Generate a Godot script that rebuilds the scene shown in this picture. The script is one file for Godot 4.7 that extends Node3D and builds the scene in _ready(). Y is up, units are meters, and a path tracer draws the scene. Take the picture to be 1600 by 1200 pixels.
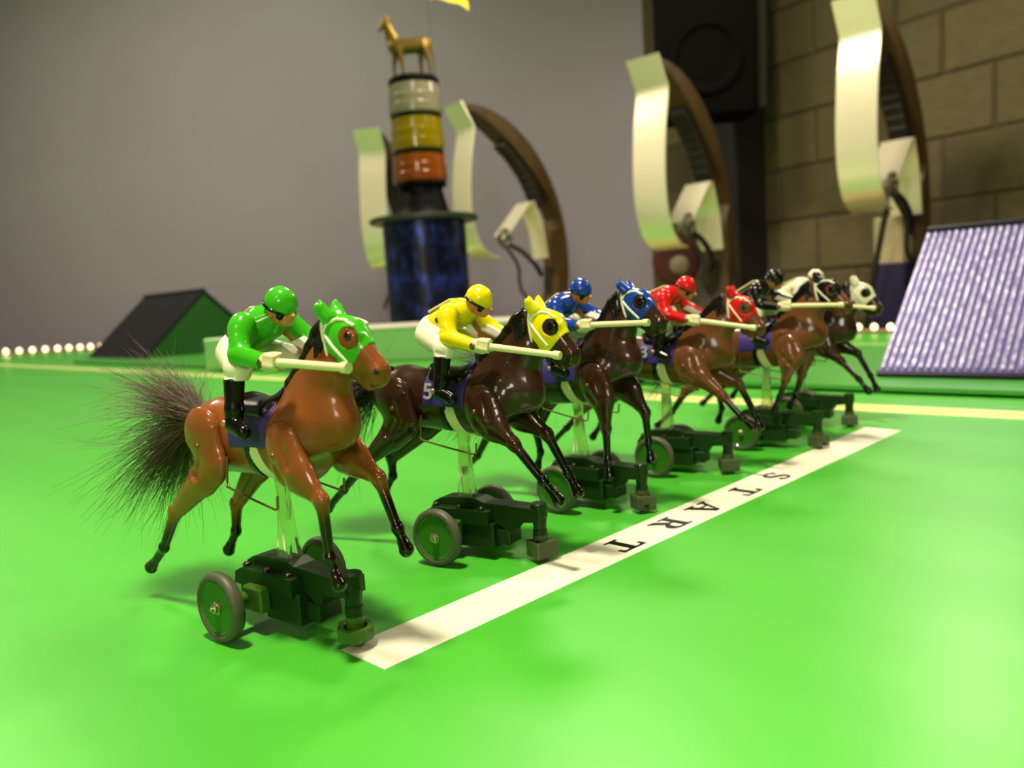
extends Node3D

# ---------------------------------------------------------------- frame of the racing table
const HEAD := Vector3(0.71447, 0.0, 0.69966)      # direction the lanes run (towards the camera's right)
const AWAY := Vector3(0.69966, 0.0, -0.71447)     # across the lanes, away from the camera
const BASE := Vector3(-0.18925, 0.0, -0.47198)    # foot of the nearest wheel
const MM := 0.001

var taken := {}
var rng := RandomNumberGenerator.new()


func _ready() -> void:
	rng.seed = 7
	# ------------------------------------------------------------ camera
	var cam := Camera3D.new()
	cam.name = "camera"
	cam.transform = Transform3D(Basis(Vector3.RIGHT, deg_to_rad(-6.22)) * Basis(Vector3.BACK, deg_to_rad(-3.65)), Vector3(0, 0.2, 0))
	var look := CameraAttributesPhysical.new()
	look.frustum_focal_length = 25.0
	look.frustum_focus_distance = 0.53
	look.frustum_near = 0.02
	look.frustum_far = 60.0
	look.exposure_aperture = 6.0
	cam.attributes = look
	cam.fov = rad_to_deg(2.0 * atan(600.0 / 1250.0))
	cam.near = 0.02
	cam.far = 60.0
	add_child(cam)
	cam.current = true
	# ------------------------------------------------------------ air and exposure
	var world := WorldEnvironment.new()
	world.name = "world"
	var env := Environment.new()
	env.background_mode = Environment.BG_COLOR
	env.background_color = Color(0.02, 0.02, 0.022)
	env.tonemap_mode = Environment.TONE_MAPPER_LINEAR
	env.tonemap_exposure = 0.72
	env.sdfgi_enabled = true
	env.ssao_enabled = true
	env.ssil_enabled = true
	world.environment = env
	add_child(world)
	# ------------------------------------------------------------ unseen lamps (panel and its light), all out of view
	unseen_ceiling_lamp(Vector3(-0.29, 2.1, -0.27), Vector2(0.2, 0.2), 9.4, "small unseen lamp out of view straight above the nearest toy horses")  # out of view; casts the main shadows under the horses
	unseen_ceiling_lamp(Vector3(2.7, 2.1, -0.75), Vector2(0.4, 0.4), 4.0, "unseen lamp out of view over the right end of the table, lighting the horses from that side")  # out of view; casts the second shadows, towards the left
	unseen_ceiling_lamp(Vector3(-3.3, 3.5, -3.9), Vector2(0.9, 0.5), 19.0, "wide unseen lamp out of view over the far corner, placed to light the grey wall")  # out of view; brightens the grey wall at the left
	unseen_ceiling_lamp(Vector3(0.25, 2.3, -2.75), Vector2(0.5, 0.5), 7.6, "unseen lamp out of view above, placed to light the sheet metal stations")  # out of view; brightens the metal bands
	unseen_ceiling_lamp(Vector3(-1.6, 2.2, 1.6), Vector2(1.2, 0.6), 1.2, "large unseen lamp out of view behind the viewer, weakly lighting the scene")  # out of view behind the camera; weak light from the front
	unseen_light_panel(Vector3(1.86, 1.78, -3.15), Vector3(-0.839, 0, 0.545), 0.44, Vector2(0.12, 0.5), 2.6, "upright unseen light panel out of view above the purple ridged roof, placed for the glow on the table")  # out of view; placed for the bright streak on the right of the table
	unseen_light_panel(Vector3(-0.9, 1.25, 3.0), Vector3(0, 0, -1), 0.1, Vector2(0.9, 0.5), 2.8, "broad added fill light panel behind the viewer, warming the sides of the toy horses")  # added fill light for the upright sides of the horses
	build_room()
	build_table()
	build_horses()
	build_background()


# ================================================================ naming
func numbered(called: String) -> String:
	var n: int = taken.get(called, 0)
	taken[called] = n + 1
	return called if n == 0 else "%s_%03d" % [called, n]


func thing(called: String, label: String, category: String, group := "") -> Node3D:
	var o := Node3D.new()
	o.name = numbered(called)
	add_child(o)
	tag(o, label, category, group)
	return o


func tag(o: Node, label: String, category: String, group := "") -> void:
	o.set_meta("label", label)
	o.set_meta("category", category)
	if group:
		o.set_meta("group", group)


func part(called: String, mesh: Mesh, m: Material, parent: Node, at := Transform3D()) -> MeshInstance3D:
	var o := MeshInstance3D.new()
	o.name = numbered(called) if parent == self else called
	o.mesh = mesh
	o.material_override = m
	o.transform = at
	parent.add_child(o, true)
	return o


func struct(called: String, mesh: Mesh, m: Material, at := Transform3D()) -> MeshInstance3D:
	var o := part(called, mesh, m, self, at)
	o.set_meta("kind", "structure")
	return o


# ================================================================ materials
func mat(c: Color, rough := 0.5, metal := 0.0, coat := 0.0) -> StandardMaterial3D:
	var m := StandardMaterial3D.new()
	m.albedo_color = c
	m.roughness = rough
	m.metallic = metal
	if coat > 0.0:
		m.metallic_specular = 0.25
		m.clearcoat_enabled = true
		m.clearcoat = coat
		m.clearcoat_roughness = 0.06
	return m


func c8(r: int, g: int, b: int) -> Color:
	return Color(r / 255.0, g / 255.0, b / 255.0)


func noise_tex(freq: float, a: Color, b: Color, size := 512, oct := 4, seed_ := 1) -> NoiseTexture2D:
	var n := FastNoiseLite.new()
	n.seed = seed_
	n.noise_type = FastNoiseLite.TYPE_SIMPLEX_SMOOTH
	n.frequency = freq
	n.fractal_octaves = oct
	var t := NoiseTexture2D.new()
	t.width = size
	t.height = size
	t.seamless = true
	t.noise = n
	var g := Gradient.new()
	g.set_color(0, a)
	g.set_color(1, b)
	t.color_ramp = g
	return t


func tri(m: StandardMaterial3D, scale: Vector3, in_world := true) -> StandardMaterial3D:
	m.uv1_triplanar = true
	m.uv1_world_triplanar = in_world
	m.uv1_scale = scale
	return m


# ================================================================ mesh builder
class Shape:
	var v := PackedVector3Array()
	var n := PackedVector3Array()
	var uv := PackedVector2Array()

	func tri3(a: Vector3, b: Vector3, c: Vector3, na: Vector3, nb: Vector3, nc: Vector3) -> void:
		var g := (b - a).cross(c - a)
		if g.length_squared() < 1e-24:
			return
		if g.dot(na + nb + nc) > 0.0:
			v.append_array([a, c, b])
			n.append_array([na, nc, nb])
		else:
			v.append_array([a, b, c])
			n.append_array([na, nb, nc])

	func flat(pts: Array, out: Vector3) -> void:
		var g: Vector3 = (pts[1] - pts[0]).cross(pts[2] - pts[0])
		if pts.size() > 3 and g.length_squared() < 1e-20:
			g = (pts[2] - pts[0]).cross(pts[3] - pts[0])
		var nn := g.normalized()
		if nn.dot(out) < 0.0:
			nn = -nn
		for i in range(1, pts.size() - 1):
			tri3(pts[0], pts[i], pts[i + 1], nn, nn, nn)

	func quad_n(a: Vector3, b: Vector3, c: Vector3, d: Vector3, na: Vector3, nb: Vector3, nc: Vector3, nd: Vector3) -> void:
		tri3(a, b, c, na, nb, nc)
		tri3(a, c, d, na, nc, nd)

	func box(at: Vector3, size: Vector3, bevel := 0.0, basis := Basis()) -> Shape:
		var h := size * 0.5
		var b := minf(bevel, minf(h.x, minf(h.y, h.z)) * 0.9)
		var p := func(x: float, y: float, z: float) -> Vector3: return at + basis * Vector3(x, y, z)
		for ax in 3:
			for s in [-1.0, 1.0]:
				var q := []
				var o := Vector3()
				o[ax] = s
				for k: Vector2 in [Vector2(-1, -1), Vector2(1, -1), Vector2(1, 1), Vector2(-1, 1)]:
					var w := Vector3()
					w[ax] = s * h[ax]
					w[(ax + 1) % 3] = k.x * (h[(ax + 1) % 3] - b)
					w[(ax + 2) % 3] = k.y * (h[(ax + 2) % 3] - b)
					q.append(p.call(w.x, w.y, w.z))
				flat(q, basis * o)
		if b <= 0.0:
			return self
		for ax in 3:
			var i := (ax + 1) % 3
			var j := (ax + 2) % 3
			for s in [-1.0, 1.0]:
				for t in [-1.0, 1.0]:
					var q := []
					for k in [[-1.0, 0], [1.0, 0], [1.0, 1], [-1.0, 1]]:
						var w := Vector3()
						w[ax] = k[0] * (h[ax] - b)
						w[i] = s * (h[i] if k[1] == 0 else h[i] - b)
						w[j] = t * (h[j] - b if k[1] == 0 else h[j])
						q.append(p.call(w.x, w.y, w.z))
					var o := Vector3()
					o[i] = s
					o[j] = t
					flat(q, basis * o)
		for sx in [-1.0, 1.0]:
			for sy in [-1.0, 1.0]:
				for sz in [-1.0, 1.0]:
					flat([p.call(sx * h.x, sy * (h.y - b), sz * (h.z - b)), p.call(sx * (h.x - b), sy * h.y, sz * (h.z - b)), p.call(sx * (h.x - b), sy * (h.y - b), sz * h.z)], basis * Vector3(sx, sy, sz))
		return self

	# prof: Vector2(radius, height) from bottom to top, turned about basis.y through at
	func lathe(prof: Array, at: Vector3, basis := Basis(), segs := 28, smooth := false) -> Shape:
		var nn := []
		for i in prof.size() - 1:
			var d: Vector2 = prof[i + 1] - prof[i]
			nn.append(Vector2(d.y, -d.x).normalized())
		for i in prof.size() - 1:
			var n0: Vector2 = nn[i]
			var n1: Vector2 = nn[i]
			if smooth:
				if i > 0:
					n0 = (nn[i] + nn[i - 1]).normalized()
				if i < nn.size() - 1:
					n1 = (nn[i] + nn[i + 1]).normalized()
			for k in segs:
				var a := TAU * k / segs
				var b := TAU * (k + 1) / segs
				var ca := Vector3(cos(a), 0, sin(a))
				var cb := Vector3(cos(b), 0, sin(b))
				var p0: Vector2 = prof[i]
				var p1: Vector2 = prof[i + 1]
				var up := Vector3(0, 1, 0)
				quad_n(at + basis * (ca * p0.x + up * p0.y), at + basis * (cb * p0.x + up * p0.y), at + basis * (cb * p1.x + up * p1.y), at + basis * (ca * p1.x + up * p1.y),
					basis * (ca * n0.x + up * n0.y), basis * (cb * n0.x + up * n0.y), basis * (cb * n1.x + up * n1.y), basis * (ca * n1.x + up * n1.y))
		return self

	func tube(pts: Array, radii: Array, sides := 10, flatten := 1.0, caps := true) -> Shape:
		var frames := []
		var up := Vector3.UP
		for i in pts.size():
			var t: Vector3 = (pts[mini(i + 1, pts.size() - 1)] - pts[maxi(i - 1, 0)]).normalized()
			if i == 0 and absf(t.dot(up)) > 0.95:
				up = Vector3.RIGHT
			var side := t.cross(up).normalized()
			up = side.cross(t).normalized()
			frames.append([side, up, t])
		for i in pts.size() - 1:
			var r0: float = radii[mini(i, radii.size() - 1)]
			var r1: float = radii[mini(i + 1, radii.size() - 1)]
			var f0: Array = frames[i]
			var f1: Array = frames[i + 1]
			for k in sides:
				var a := TAU * k / sides
				var b := TAU * (k + 1) / sides
				var o0a: Vector3 = f0[0] * cos(a) + f0[1] * sin(a) * flatten
				var o0b: Vector3 = f0[0] * cos(b) + f0[1] * sin(b) * flatten
				var o1a: Vector3 = f1[0] * cos(a) + f1[1] * sin(a) * flatten
				var o1b: Vector3 = f1[0] * cos(b) + f1[1] * sin(b) * flatten
				quad_n(pts[i] + o0a * r0, pts[i] + o0b * r0, pts[i + 1] + o1b * r1, pts[i + 1] + o1a * r1, o0a, o0b, o1b, o1a)
		if caps:
			for e in [0, pts.size() - 1]:
				var f: Array = frames[e]
				var r: float = radii[mini(e, radii.size() - 1)]
				var out: Vector3 = f[2] * (-1.0 if e == 0 else 1.0)
				for k in sides:
					var a := TAU * k / sides
					var b := TAU * (k + 1) / sides
					tri3(pts[e] + out * r * 0.35, pts[e] + (f[0] * cos(a) + f[1] * sin(a) * flatten) * r, pts[e] + (f[0] * cos(b) + f[1] * sin(b) * flatten) * r, out, out, out)
		return self

	# polygon in x/y pushed along z from z0 to z1
	func prism(poly: PackedVector2Array, z0: float, z1: float, xf := Transform3D(), smooth := false) -> Shape:
		var idx := Geometry2D.triangulate_polygon(poly)
		for s in [[z0, -1.0], [z1, 1.0]]:
			var o: Vector3 = xf.basis * Vector3(0, 0, s[1])
			for t in range(0, idx.size(), 3):
				tri3(xf * Vector3(poly[idx[t]].x, poly[idx[t]].y, s[0]), xf * Vector3(poly[idx[t + 1]].x, poly[idx[t + 1]].y, s[0]), xf * Vector3(poly[idx[t + 2]].x, poly[idx[t + 2]].y, s[0]), o, o, o)
		var area := 0.0
		for i in poly.size():
			area += poly[i].cross(poly[(i + 1) % poly.size()])
		var sg := 1.0 if area > 0.0 else -1.0
		var ns := []
		for i in poly.size():
			var d := (poly[(i + 1) % poly.size()] - poly[i]).normalized()
			ns.append(Vector2(d.y, -d.x) * sg)
		for i in poly.size():
			var j := (i + 1) % poly.size()
			var na: Vector2 = ns[i]
			var nb: Vector2 = ns[i]
			if smooth:
				var pa: Vector2 = ns[(i + poly.size() - 1) % poly.size()]
				if pa.dot(na) > 0.7:
					na = (pa + ns[i]).normalized()
				var pb: Vector2 = ns[j]
				if pb.dot(ns[i]) > 0.7:
					nb = (pb + ns[i]).normalized()
			var a := poly[i]
			var b := poly[j]
			quad_n(xf * Vector3(a.x, a.y, z0), xf * Vector3(b.x, b.y, z0), xf * Vector3(b.x, b.y, z1), xf * Vector3(a.x, a.y, z1),
				xf.basis * Vector3(na.x, na.y, 0), xf.basis * Vector3(nb.x, nb.y, 0), xf.basis * Vector3(nb.x, nb.y, 0), xf.basis * Vector3(na.x, na.y, 0))
		return self

	func mesh(scale := 1.0) -> ArrayMesh:
		var a := []
		a.resize(Mesh.ARRAY_MAX)
		var vs := v
		if scale != 1.0:
			vs = PackedVector3Array()
			vs.resize(v.size())
			for i in v.size():
				vs[i] = v[i] * scale
		a[Mesh.ARRAY_VERTEX] = vs
		a[Mesh.ARRAY_NORMAL] = n
		var m := ArrayMesh.new()
		m.add_surface_from_arrays(Mesh.PRIMITIVE_TRIANGLES, a)
		return m


func shape() -> Shape:
	return Shape.new()


# ================================================================ smooth solids (millimetres)
# a bone is [from, to, radius there, radius here, squeeze of z, blend, op]   op: 0 join, 1 carve
func bone(a: Vector3, b: Vector3, ra: float, rb: float, s := 1.0, k := 4.0, op := 0) -> Array:
	return [a, b, ra, rb, s, k, op]


func both(list: Array, a: Vector3, b: Vector3, ra: float, rb: float, s := 1.0, k := 4.0, op := 0) -> void:
	list.append(bone(a, b, ra, rb, s, k, op))
	list.append(bone(Vector3(a.x, a.y, -a.z), Vector3(b.x, b.y, -b.z), ra, rb, s, k, op))


func field_at(bones: Array, p: Vector3) -> float:
	var f := 1000.0
	for q: Array in bones:
		var s: float = q[4]
		var a: Vector3 = q[0]
		var ba: Vector3 = q[1] - q[0]
		ba.z /= s
		var pa := p - a
		pa.z /= s
		var t := clampf(pa.dot(ba) / maxf(ba.length_squared(), 1e-6), 0.0, 1.0)
		var d: float = (pa - ba * t).length() - lerpf(q[2], q[3], t)
		var k: float = q[5]
		if q[6] == 0:
			var h := maxf(k - absf(f - d), 0.0) / k
			f = minf(f, d) - h * h * k * 0.25
		else:
			var h := maxf(k - absf(f + d), 0.0) / k
			f = maxf(f, -d) + h * h * k * 0.25
	return f


# clips: Array of Plane, what lies over a plane is cut off; holes: [centre, radius] round openings, on both sides
func solid(bones: Array, cell: float, grow := 0.0, clips := [], holes := [], paint := Vector2()) -> ArrayMesh:
	var lo := Vector3(1e9, 1e9, 1e9)
	var hi := -lo
	for q: Array in bones:
		if q[6] == 1:
			continue
		for e in [[q[0], q[2]], [q[1], q[3]]]:
			var r := Vector3(e[1], e[1], e[1] * q[4])
			lo = lo.min(e[0] - r)
			hi = hi.max(e[0] + r)
	lo -= Vector3.ONE * (grow + 3.0 * cell)
	hi += Vector3.ONE * (grow + 3.0 * cell)
	for c: Plane in clips:      # only axis planes shrink the grid
		for ax in 3:
			if c.normal[ax] > 0.999:
				hi[ax] = minf(hi[ax], c.d + 2.0 * cell)
			elif c.normal[ax] < -0.999:
				lo[ax] = maxf(lo[ax], -c.d - 2.0 * cell)
	var nx := int(ceil((hi.x - lo.x) / cell)) + 1
	var ny := int(ceil((hi.y - lo.y) / cell)) + 1
	var nz := int(ceil((hi.z - lo.z) / cell)) + 1
	var F := PackedFloat32Array()
	F.resize(nx * ny * nz)
	F.fill(1000.0)
	var sx := ny * nz
	for q: Array in bones:
		var s: float = q[4]
		var a: Vector3 = q[0]
		var b: Vector3 = q[1]
		var ra: float = q[2]
		var rb: float = q[3]
		var k: float = q[5]
		var carve: bool = q[6] == 1
		var R := maxf(ra, rb)
		var pad := k + grow + 2.5 * cell
		var l := a.min(b) - Vector3(R + pad, R + pad, R * s + pad)
		var h := a.max(b) + Vector3(R + pad, R + pad, R * s + pad)
		var i0 := maxi(int((l.x - lo.x) / cell), 0)
		var i1 := mini(int((h.x - lo.x) / cell) + 1, nx - 1)
		var j0 := maxi(int((l.y - lo.y) / cell), 0)
		var j1 := mini(int((h.y - lo.y) / cell) + 1, ny - 1)
		var k0 := maxi(int((l.z - lo.z) / cell), 0)
		var k1 := mini(int((h.z - lo.z) / cell) + 1, nz - 1)
		var bx := b.x - a.x
		var by := b.y - a.y
		var bz := (b.z - a.z) / s
		var inv := 1.0 / maxf(bx * bx + by * by + bz * bz, 1e-6)
		var dr := rb - ra
		for i in range(i0, i1 + 1):
			var px := lo.x + i * cell - a.x
			for j in range(j0, j1 + 1):
				var py := lo.y + j * cell - a.y
				var row := i * sx + j * nz
				var dxy := px * bx + py * by
				for kk in range(k0, k1 + 1):
					var pz := (lo.z + kk * cell - a.z) / s
					var t := (dxy + pz * bz) * inv
					t = 0.0 if t < 0.0 else (1.0 if t > 1.0 else t)
					var ex := px - bx * t
					var ey := py - by * t
					var ez := pz - bz * t
					var d := sqrt(ex * ex + ey * ey + ez * ez) - ra - dr * t
					var f := F[row + kk]
					if carve:
						var g := k - absf(f + d)
						f = f if f > -d else -d
						if g > 0.0:
							f += g * g / k * 0.25
					else:
						var g := k - absf(f - d)
						f = f if f < d else d
						if g > 0.0:
							f -= g * g / k * 0.25
					F[row + kk] = f
	if grow != 0.0 or clips.size() or holes.size():
		for i in nx:
			for j in ny:
				for kk in nz:
					var at := i * sx + j * nz + kk
					var f := F[at] - grow
					if f > 4.0 * cell:
						F[at] = f
						continue
					var p := lo + Vector3(i, j, kk) * cell
					for c: Plane in clips:
						f = maxf(f, c.distance_to(p))
					for o: Array in holes:
						f = maxf(f, o[1] - Vector3(p.x - o[0].x, p.y - o[0].y, absf(p.z) - o[0].z).length())
					F[at] = f
	# surface nets
	var V := PackedVector3Array()
	var N := PackedVector3Array()
	var C := PackedColorArray()
	var ids := PackedInt32Array()
	ids.resize(nx * ny * nz)
	ids.fill(-1)
	var off := [0, 1, nz, nz + 1, sx, sx + 1, sx + nz, sx + nz + 1]
	var w := PackedFloat32Array()
	w.resize(8)
	for i in nx - 1:
		for j in ny - 1:
			var row := i * sx + j * nz
			for kk in nz - 1:
				var at := row + kk
				var f0 := F[at]
				if f0 > 3.0 * cell or f0 < -30.0 * cell:
					continue
				var neg := 0
				for e in 8:
					w[e] = F[at + off[e]]
					if w[e] < 0.0:
						neg += 1
				if neg == 0 or neg == 8:
					continue
				var sum := Vector3()
				var cnt := 0
				for e in 8:
					for ax in [1, 2, 4]:
						if e & ax:
							continue
						var u := w[e]
						var x := w[e | ax]
						if (u < 0.0) == (x < 0.0):
							continue
						var t := u / (u - x)
						var p := Vector3((e >> 2) & 1, (e >> 1) & 1, e & 1)
						p[0 if ax == 4 else (1 if ax == 2 else 2)] += t
						sum += p
						cnt += 1
				var loc := sum / cnt
				ids[at] = V.size()
				var pos := lo + (Vector3(i, j, kk) + loc) * cell
				V.append(pos)
				var x1 := loc.x
				var y1 := loc.y
				var z1 := loc.z
				var x0 := 1.0 - x1
				var y0 := 1.0 - y1
				var z0 := 1.0 - z1
				N.append(Vector3(
					(w[4] - w[0]) * y0 * z0 + (w[5] - w[1]) * y0 * z1 + (w[6] - w[2]) * y1 * z0 + (w[7] - w[3]) * y1 * z1,
					(w[2] - w[0]) * x0 * z0 + (w[3] - w[1]) * x0 * z1 + (w[6] - w[4]) * x1 * z0 + (w[7] - w[5]) * x1 * z1,
					(w[1] - w[0]) * x0 * y0 + (w[3] - w[2]) * x0 * y1 + (w[5] - w[4]) * x1 * y0 + (w[7] - w[6]) * x1 * y1).normalized())
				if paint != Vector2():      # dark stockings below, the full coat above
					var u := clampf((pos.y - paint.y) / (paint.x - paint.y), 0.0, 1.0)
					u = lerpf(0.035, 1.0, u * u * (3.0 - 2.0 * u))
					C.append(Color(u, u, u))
	var I := PackedInt32Array()
	for i in range(1, nx - 1):
		for j in range(1, ny - 1):
			for kk in range(1, nz - 1):
				var at := i * sx + j * nz + kk
				if ids[at] < 0:
					continue
				var f0 := F[at] < 0.0
				for e in 3:
					var step: int = [sx, nz, 1][e]
					if f0 == (F[at + step] < 0.0):
						continue
					var u: int = [nz, 1, sx][e]
					var x: int = [1, sx, nz][e]
					var p0 := ids[at]
					var p1 := ids[at - u]
					var p2 := ids[at - u - x]
					var p3 := ids[at - x]
					if p0 < 0 or p1 < 0 or p2 < 0 or p3 < 0:
						continue
					if f0:
						I.append_array([p0, p2, p1, p0, p3, p2])
					else:
						I.append_array([p0, p1, p2, p0, p2, p3])
	for i in V.size():
		V[i] *= MM
	var arr := []
	arr.resize(Mesh.ARRAY_MAX)
	arr[Mesh.ARRAY_VERTEX] = V
	arr[Mesh.ARRAY_NORMAL] = N
	if C.size():
		arr[Mesh.ARRAY_COLOR] = C
	arr[Mesh.ARRAY_INDEX] = I
	var out := ArrayMesh.new()
	out.add_surface_from_arrays(Mesh.PRIMITIVE_TRIANGLES, arr)
	return out


# ================================================================ room
func unseen_ceiling_lamp(at: Vector3, size: Vector2, energy: float, label: String) -> void:  # an unseen lamp; panel and light placed for what they brighten
	var t := thing("unseen_ceiling_lamp", label, "lamp", "unseen lamps out of view above")
	t.position = at
	part("housing", shape().box(Vector3(0, 0.03, 0), Vector3(size.x + 0.06, 0.06, size.y + 0.06), 0.008).mesh(), mat(c8(210, 210, 205), 0.5), t)
	part("hanger", shape().tube([Vector3(0, 0.05, 0), Vector3(0, 4.17 - at.y, 0)], [0.012], 10).mesh(), mat(c8(150, 150, 146), 0.4, 0.5), t)
	var glow := mat(c8(255, 250, 235), 0.6)
	glow.emission_enabled = true
	glow.emission = Color(1.0, 0.93, 0.8)
	glow.emission_energy_multiplier = 6.0
	part("diffuser", shape().box(Vector3(0, -0.004, 0), Vector3(size.x, 0.008, size.y), 0.002).mesh(), glow, t)
	var l := AreaLight3D.new()
	l.name = "light"
	l.area_size = size
	l.light_color = Color(1.0, 0.945, 0.83)
	l.light_energy = energy
	l.shadow_enabled = true
	l.area_range = 14.0
	l.transform = Transform3D(Basis(Vector3.RIGHT, -PI / 2), Vector3(0, -0.012, 0))
	t.add_child(l)


func unseen_light_panel(at: Vector3, z: Vector3, arm: float, size: Vector2, energy: float, label: String) -> void:  # a light panel out of view, turned towards what it brightens
	var t := thing("unseen_light_panel", label, "lamp")
	t.transform = Transform3D(Basis(Vector3.UP.cross(z), Vector3.UP, z), at)
	part("housing", shape().box(Vector3(0, 0, -0.05), Vector3(size.x + 0.05, size.y + 0.05, 0.1), 0.01).mesh(), mat(c8(60, 58, 54), 0.5), t)
	part("arm", shape().box(Vector3(0, 0, -0.09 - arm * 0.5), Vector3(0.05, 0.05, arm), 0.008).mesh(), mat(c8(60, 58, 54), 0.5), t)
	var glow := mat(c8(255, 250, 235), 0.6)
	glow.emission_enabled = true
	glow.emission = Color(1.0, 0.94, 0.82)
	glow.emission_energy_multiplier = 10.0
	part("diffuser", shape().box(Vector3(0, 0, 0.004), Vector3(size.x, size.y, 0.008), 0.002).mesh(), glow, t)
	var l := AreaLight3D.new()
	l.name = "light"
	l.area_size = size
	l.light_color = Color(1.0, 0.945, 0.83)
	l.light_energy = energy
	l.shadow_enabled = true
	l.area_range = 14.0
	l.position = Vector3(0, 0, 0.014)
	l.rotation.y = PI
	t.add_child(l)


func slab_wall(called: String, a: Vector2, b: Vector2, y0: float, y1: float, thick: float, m: Material, flip := 1.0) -> MeshInstance3D:
	# a wall from a to b (x,z); its thickness grows away from the room
	var d := (b - a)
	var L := d.length()
	d /= L
	var nrm := Vector2(d.y, -d.x) * flip
	var mid := (a + b) * 0.5 + nrm * thick * 0.5
	var basis := Basis(Vector3(d.x, 0, d.y), Vector3.UP, Vector3(d.x, 0, d.y).cross(Vector3.UP))
	return struct(called, shape().box(Vector3(), Vector3(L + thick, y1 - y0, thick), 0.0).mesh(), m, Transform3D(basis, Vector3(mid.x, (y0 + y1) * 0.5, mid.y)))


func build_room() -> void:
	var paint := mat(Color.WHITE, 0.55)
	paint.albedo_texture = noise_tex(0.006, c8(150, 143, 158), c8(157, 150, 166), 256, 3, 3)
	tri(paint, Vector3.ONE * 0.3)
	var floor_m := mat(Color.WHITE, 0.6)
	floor_m.albedo_texture = noise_tex(0.02, c8(70, 66, 62), c8(92, 88, 84), 256, 4, 5)
	tri(floor_m, Vector3.ONE * 0.7)
	struct("floor", shape().box(Vector3(-1, -0.9, -2), Vector3(13, 0.1, 13)).mesh(), floor_m)
	struct("ceiling", shape().box(Vector3(-1, 4.2, -2), Vector3(13, 0.1, 13)).mesh(), mat(c8(150, 146, 140), 0.8))
	slab_wall("wall_back", Vector2(1.09, -5.32), Vector2(-6.2, -8.0), -0.85, 4.15, 0.12, paint, 1.0)
	slab_wall("wall_left", Vector2(-6.0, -7.9), Vector2(-5.2, 3.2), -0.85, 4.15, 0.12, mat(c8(165, 160, 152), 0.7), 1.0)
	slab_wall("wall_front", Vector2(-5.2, 3.2), Vector2(4.9, 3.2), -0.85, 4.15, 0.12, mat(c8(205, 198, 180), 0.7), 1.0)  # unseen, behind the camera; pale so the metal bands reflect it
	# the wall of concrete blocks, each block a piece
	var a := Vector2(1.09, -5.30)
	var dir := Vector2(sin(deg_to_rad(147.0)), -cos(deg_to_rad(147.0)))
	var b := a + dir * 10.6
	slab_wall("wall_side", b, b + Vector2(0.2, 0.2), -0.85, 4.15, 0.1, mat(c8(150, 145, 135), 0.8))
	var mortar := mat(Color.WHITE, 0.9)
	mortar.albedo_texture = noise_tex(0.05, c8(70, 62, 40), c8(84, 75, 50), 256, 4, 8)
	tri(mortar, Vector3.ONE * 1.5)
	var w := slab_wall("wall_right", b, a, -0.85, 4.15, 0.14, mortar, 1.0)
	var L := (b - a).length()
	var mats := []
	for k in 4:
		var m := mat(Color.WHITE, 0.85)
		var s := 0.94 + 0.04 * k
		m.albedo_texture = noise_tex(0.03, Color(0.34 * s, 0.31 * s, 0.20 * s), Color(0.39 * s, 0.355 * s, 0.235 * s), 256, 5, 20 + k)
		m.heightmap_enabled = true
		m.heightmap_texture = noise_tex(0.09, Color.BLACK, Color.WHITE, 256, 4, 40 + k)
		m.heightmap_scale = 0.5
		tri(m, Vector3.ONE * 1.7)
		mats.append(m)
	var bm := shape().box(Vector3(), Vector3(0.424, 0.261, 0.03), 0.009).mesh()
	# the wall's own z axis points away from or into the room: find which side faces it
	var into := 1.0 if w.transform.basis.z.dot(Vector3(-1, 0, 1)) > 0.0 else -1.0
	var row := 0
	var y := -0.24
	while y < 3.9:
		var x := -L * 0.5 + 4.803 + (0.218 if row % 2 else 0.0)
		while x < L * 0.5 - 0.15:
			part("block", bm, mats[rng.randi() % 4], w, Transform3D(Basis(Vector3.FORWARD, rng.randf_range(-0.004, 0.004)), Vector3(x, y - 1.585, into * (0.062 + rng.randf_range(0.0, 0.004)))))
			x += 0.436
		y += 0.2725
		row += 1


# ================================================================ table
func lane(a: float, b: float, y := 0.0) -> Vector3:
	return BASE + HEAD * a + AWAY * b + Vector3(0, y, 0)


func curve_points(p: Array, step: float) -> Array:
	var c := Curve3D.new()
	for i in p.size():
		var t: Vector3 = (p[mini(i + 1, p.size() - 1)] - p[maxi(i - 1, 0)]) / 6.0
		c.add_point(p[i], -t, t)
	var out := []
	var n := int(c.get_baked_length() / step)
	for i in n + 1:
		out.append(c.sample_baked(i * step, true))
	return out


var edge := []


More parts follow.
